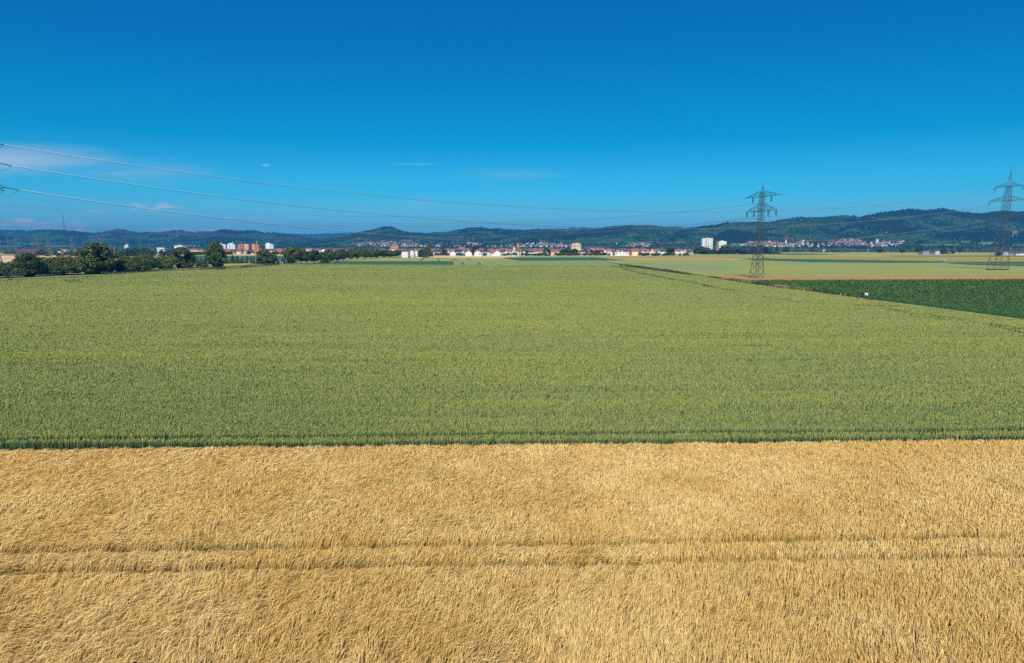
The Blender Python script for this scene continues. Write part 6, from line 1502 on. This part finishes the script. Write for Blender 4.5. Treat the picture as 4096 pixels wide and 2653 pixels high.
# the sign box between the wheat and the dark crop
p = ground(3459, 1190); r_ = empty('information_board', p); tag(r_, 'white folded sign board, one panel shaded by colour, standing between wheat and dark crop', 'sign board')
mb = MB(); mb.add([(-.98, .55, .25), (-.12, 0, .25), (-.12, 0, 1.42), (-.98, .55, 1.42), (-.95, .60, .25), (-.09, .05, .25), (-.09, .05, 1.42), (-.95, .60, 1.42)], [(0, 1, 2, 3), (7, 6, 5, 4), (0, 4, 5, 1), (3, 2, 6, 7), (0, 3, 7, 4), (1, 5, 6, 2)]); mb.build('shade_painted_panel', M['navy'], r_)  # the folded-back panel's shade is put into its navy colour
mb = MB(); mb.box(-.08, .92, -.02, .05, .22, 1.38); wp = mb.build('white_panel', M['white_paint'], r_)
mb = MB()
for x0, x1, z0, z1 in ((.02, .18, 1.08, 1.16), (.14, .22, 1.0, 1.08), (.36, .52, 1.10, 1.17), (.50, .60, 1.0, 1.09), (.58, .76, 1.08, 1.15), (.70, .80, .96, 1.05)): mb.box(x0, x1, -.035, -.02, z0, z1)
mb.build('printed_marks', M['navy'], wp)
mb = MB(); mb.bar((.38, -.036, .55), (.38, -.02, .55), .26, n=14); mb.build('printed_picture', M['brick'], wp)
for nm, x, y in (('leg', -.9, .55), ('leg', -.1, .03), ('leg', .88, .03)):
    mb = MB(); mb.bar((x, y, -.1), (x, y, .4), .05); mb.build(nm, M['steel'], r_)

# ---------------------------------------------------------------- cars
def car(px, py, label, name, L_=4.3, rz=0.0, van=False):
    p = ground(px, py); r_ = empty(name, p, rz); tag(r_, label, 'car')
    h = 1.9 if van else 1.45; x = L_ / 2
    mb = MB()
    prof = [(-x, .3), (-x, .8), (-x * .85, .95), (-x * .62, h if van else h - .05), (x * .25, h), (x * .55, .98), (x * .95, .82), (x, .3)]
    n = len(prof)
    mb.add([(a, -.85, z) for a, z in prof] + [(a, .85, z) for a, z in prof], [tuple(range(n))[::-1], tuple(range(n, 2 * n))] + [(i, (i + 1) % n, n + (i + 1) % n, n + i) for i in range(n)])
    mb.build('body', M['car_white'], r_)
    for s in (-1, 1):
        mb = MB(); y = s * .86
        mb.add([(-x * .60, y, 1.0), (x * .46, y, 1.0), (x * .22, y, h - .12), (-x * .55, y, h - .14)], [(0, 1, 2, 3)]); mb.build('window', M['glass'], r_)
        for wx in (-x * .62, x * .62):
            mb = MB(); mb.bar((wx, s * .72, .32), (wx, s * .9, .32), .32, n=14); mb.build('wheel', M['tyre'], r_)
    return r_
car(2706.5, 1023.5, 'pale blue-white car on the road before the village trees', 'car', 4.6)
car(3324, 1013.5, 'white car far off in the fields below the greenhouse', 'car', 4.8)
car(1827, 1022.8, 'white car parked left of the big white gables', 'car', 4.2)
car(1945, 1022.9, 'white car parked left of the pale blue house', 'car', 4.2)
car(1758, 1021.2, 'white car parked below the tall spruces', 'car', 4.2)
car(1880, 1021.8, 'white car under the carport between the big gables', 'car', 4.4)

# ---------------------------------------------------------------- the cyclist and the deer
def skin_body(name, joints, bones, m, parent=None, loc=(0, 0, 0), rz=0, root=0):
    me = bpy.data.meshes.new(name)
    me.from_pydata([j[0] for j in joints], bones, [])
    o = link(name, me, parent, loc); o.rotation_euler.z = rz
    me.materials.append(m)
    sk = o.modifiers.new('skin', 'SKIN'); sk.use_smooth_shade = True
    for i, j in enumerate(joints):
        d = me.skin_vertices[0].data[i]; r = j[1]
        d.radius = (r, r) if not isinstance(r, tuple) else r
        d.use_root = (i == root)
    ss = o.modifiers.new('sub', 'SUBSURF'); ss.levels = 1; ss.render_levels = 2
    return o
CP_ = ground(2665.5, 1085.2); CP_.z = .3
bk = empty('bicycle', CP_, math.radians(80)); tag(bk, 'dark bicycle ridden along the field path', 'bicycle')
for wx in (-.53, .53):
    mb = MB(); k = 18
    for j in range(k):
        a0, a1 = 6.2832 * j / k, 6.2832 * (j + 1) / k
        mb.bar((wx + .34 * math.cos(a0), 0, .34 + .34 * math.sin(a0)), (wx + .34 * math.cos(a1), 0, .34 + .34 * math.sin(a1)), .025)
    for j in range(6):
        a0 = 1.047 * j; mb.bar((wx, 0, .34), (wx + .33 * math.cos(a0), 0, .34 + .33 * math.sin(a0)), .006)
    mb.build('wheel', M['tyre'], bk)
mb = MB()
for a_, b_ in (((-.53, 0, .34), (-.1, 0, .30)), ((-.1, 0, .30), (-.22, 0, .88)), ((-.53, 0, .34), (-.18, 0, .75)), ((-.18, 0, .75), (.38, 0, .82)), ((-.1, 0, .30), (.38, 0, .75)), ((.53, 0, .34), (.36, 0, .95))): mb.bar(a_, b_, .02)
mb.build('frame', M['dark_steel'], bk)
mb = MB(); mb.bar((.36, -.28, 1.0), (.36, .28, 1.0), .018); mb.bar((.36, 0, .95), (.36, 0, 1.0), .018); mb.build('handlebar', M['dark_steel'], bk)
mb = MB(); mb.box(-.34, -.08, -.08, .08, .88, .94); mb.build('saddle', M['tyre'], bk)
J = [((-.2, 0, 1.0), .14), ((-.12, 0, 1.25), .15), ((-.02, 0, 1.5), .17), ((.04, 0, 1.60), .07), ((.07, 0, 1.70), .085), ((.09, 0, 1.80), .095),
     ((0, .20, 1.50), .07), ((.16, .25, 1.24), .05), ((.33, .25, 1.04), .038), ((0, -.20, 1.50), .07), ((.16, -.25, 1.24), .05), ((.33, -.25, 1.04), .038),
     ((-.15, .11, .96), .10), ((.18, .12, .78), .075), ((.02, .12, .40), .055), ((.12, .12, .33), .045), ((-.15, -.11, .96), .10), ((.10, -.12, .64), .075), ((-.12, -.12, .26), .055), ((-.02, -.12, .19), .045)]
B = [(0, 1), (1, 2), (2, 3), (3, 4), (4, 5), (2, 6), (6, 7), (7, 8), (2, 9), (9, 10), (10, 11), (0, 12), (12, 13), (13, 14), (14, 15), (0, 16), (16, 17), (17, 18), (18, 19)]
per = empty('person', CP_, math.radians(80)); tag(per, 'person in dark clothes riding away along the field path', 'person')
skin_body('body', J, B, M['dark_cloth'], per)
mb = MB(); mb.bar((.10, 0, 1.70), (.09, 0, 1.86), .088, n=10, r2=.06); mb.build('head', M['skin'], per)
mb = MB(); mb.bar((.08, 0, 1.83), (.07, 0, 1.93), .115, n=10, r2=.05); mb.build('helmet', M['dark_cloth'], per)
def deer(px, py, label, rz, s=1.15):
    p = ground(px, py); p.z = .35
    r_ = empty('deer', p, rz); r_.scale = (s, s, s); tag(r_, label, 'deer', 'deer standing in the far crop')
    J = [((-.42, 0, .80), .16), ((-.1, 0, .78), .17), ((.28, 0, .80), .17), ((.48, 0, 1.02), .085), ((.60, 0, 1.25), .07), ((.74, 0, 1.24), .05), ((.86, 0, 1.18), .03), ((-.56, 0, .86), .05),
         ((-.46, .10, .60), .09), ((-.42, .10, .45), .05), ((-.52, .10, .28), .03), ((-.50, .10, 0), .022), ((-.46, -.10, .60), .09), ((-.42, -.10, .45), .05), ((-.52, -.10, .28), .03), ((-.50, -.10, 0), .022),
         ((.30, .10, .58), .065), ((.32, .10, .32), .032), ((.31, .10, 0), .022), ((.30, -.10, .58), .065), ((.32, -.10, .32), .032), ((.31, -.10, 0), .022), ((.57, .07, 1.42), .018), ((.57, -.07, 1.42), .018)]
    B = [(0, 1), (1, 2), (2, 3), (3, 4), (4, 5), (5, 6), (0, 7), (0, 8), (8, 9), (9, 10), (10, 11), (0, 12), (12, 13), (13, 14), (14, 15), (2, 16), (16, 17), (17, 18), (2, 19), (19, 20), (20, 21), (4, 22), (4, 23)]
    skin_body('body', J, B, M['fur'], r_)
deer(1795.5, 1057.6, 'red-brown deer at the end of the dark green strip', math.radians(150))
deer(1868.5, 1057.8, 'red-brown deer in the pale grey-green field', math.radians(30))
# weeds under the green pylon and in the verge
for x, w in ((3955, 22), (3975, 22), (3998, 26), (4018, 24)):
    tree(x, w, 1075.5, 1083, 'bush', 'weeds growing round the feet of the green pylon', 'bush', 'weeds under the green pylon', DK, big=True)
for x, w, tp, bs in ((2504, 10, 1055.5, 1061), (2498, 8, 1057, 1061.5), (2512, 7, 1058, 1062)):
    tree(x, w, tp, bs, 'bush', 'low weed clump at the end of the field path', 'bush', 'weeds at the end of the field path', DK)
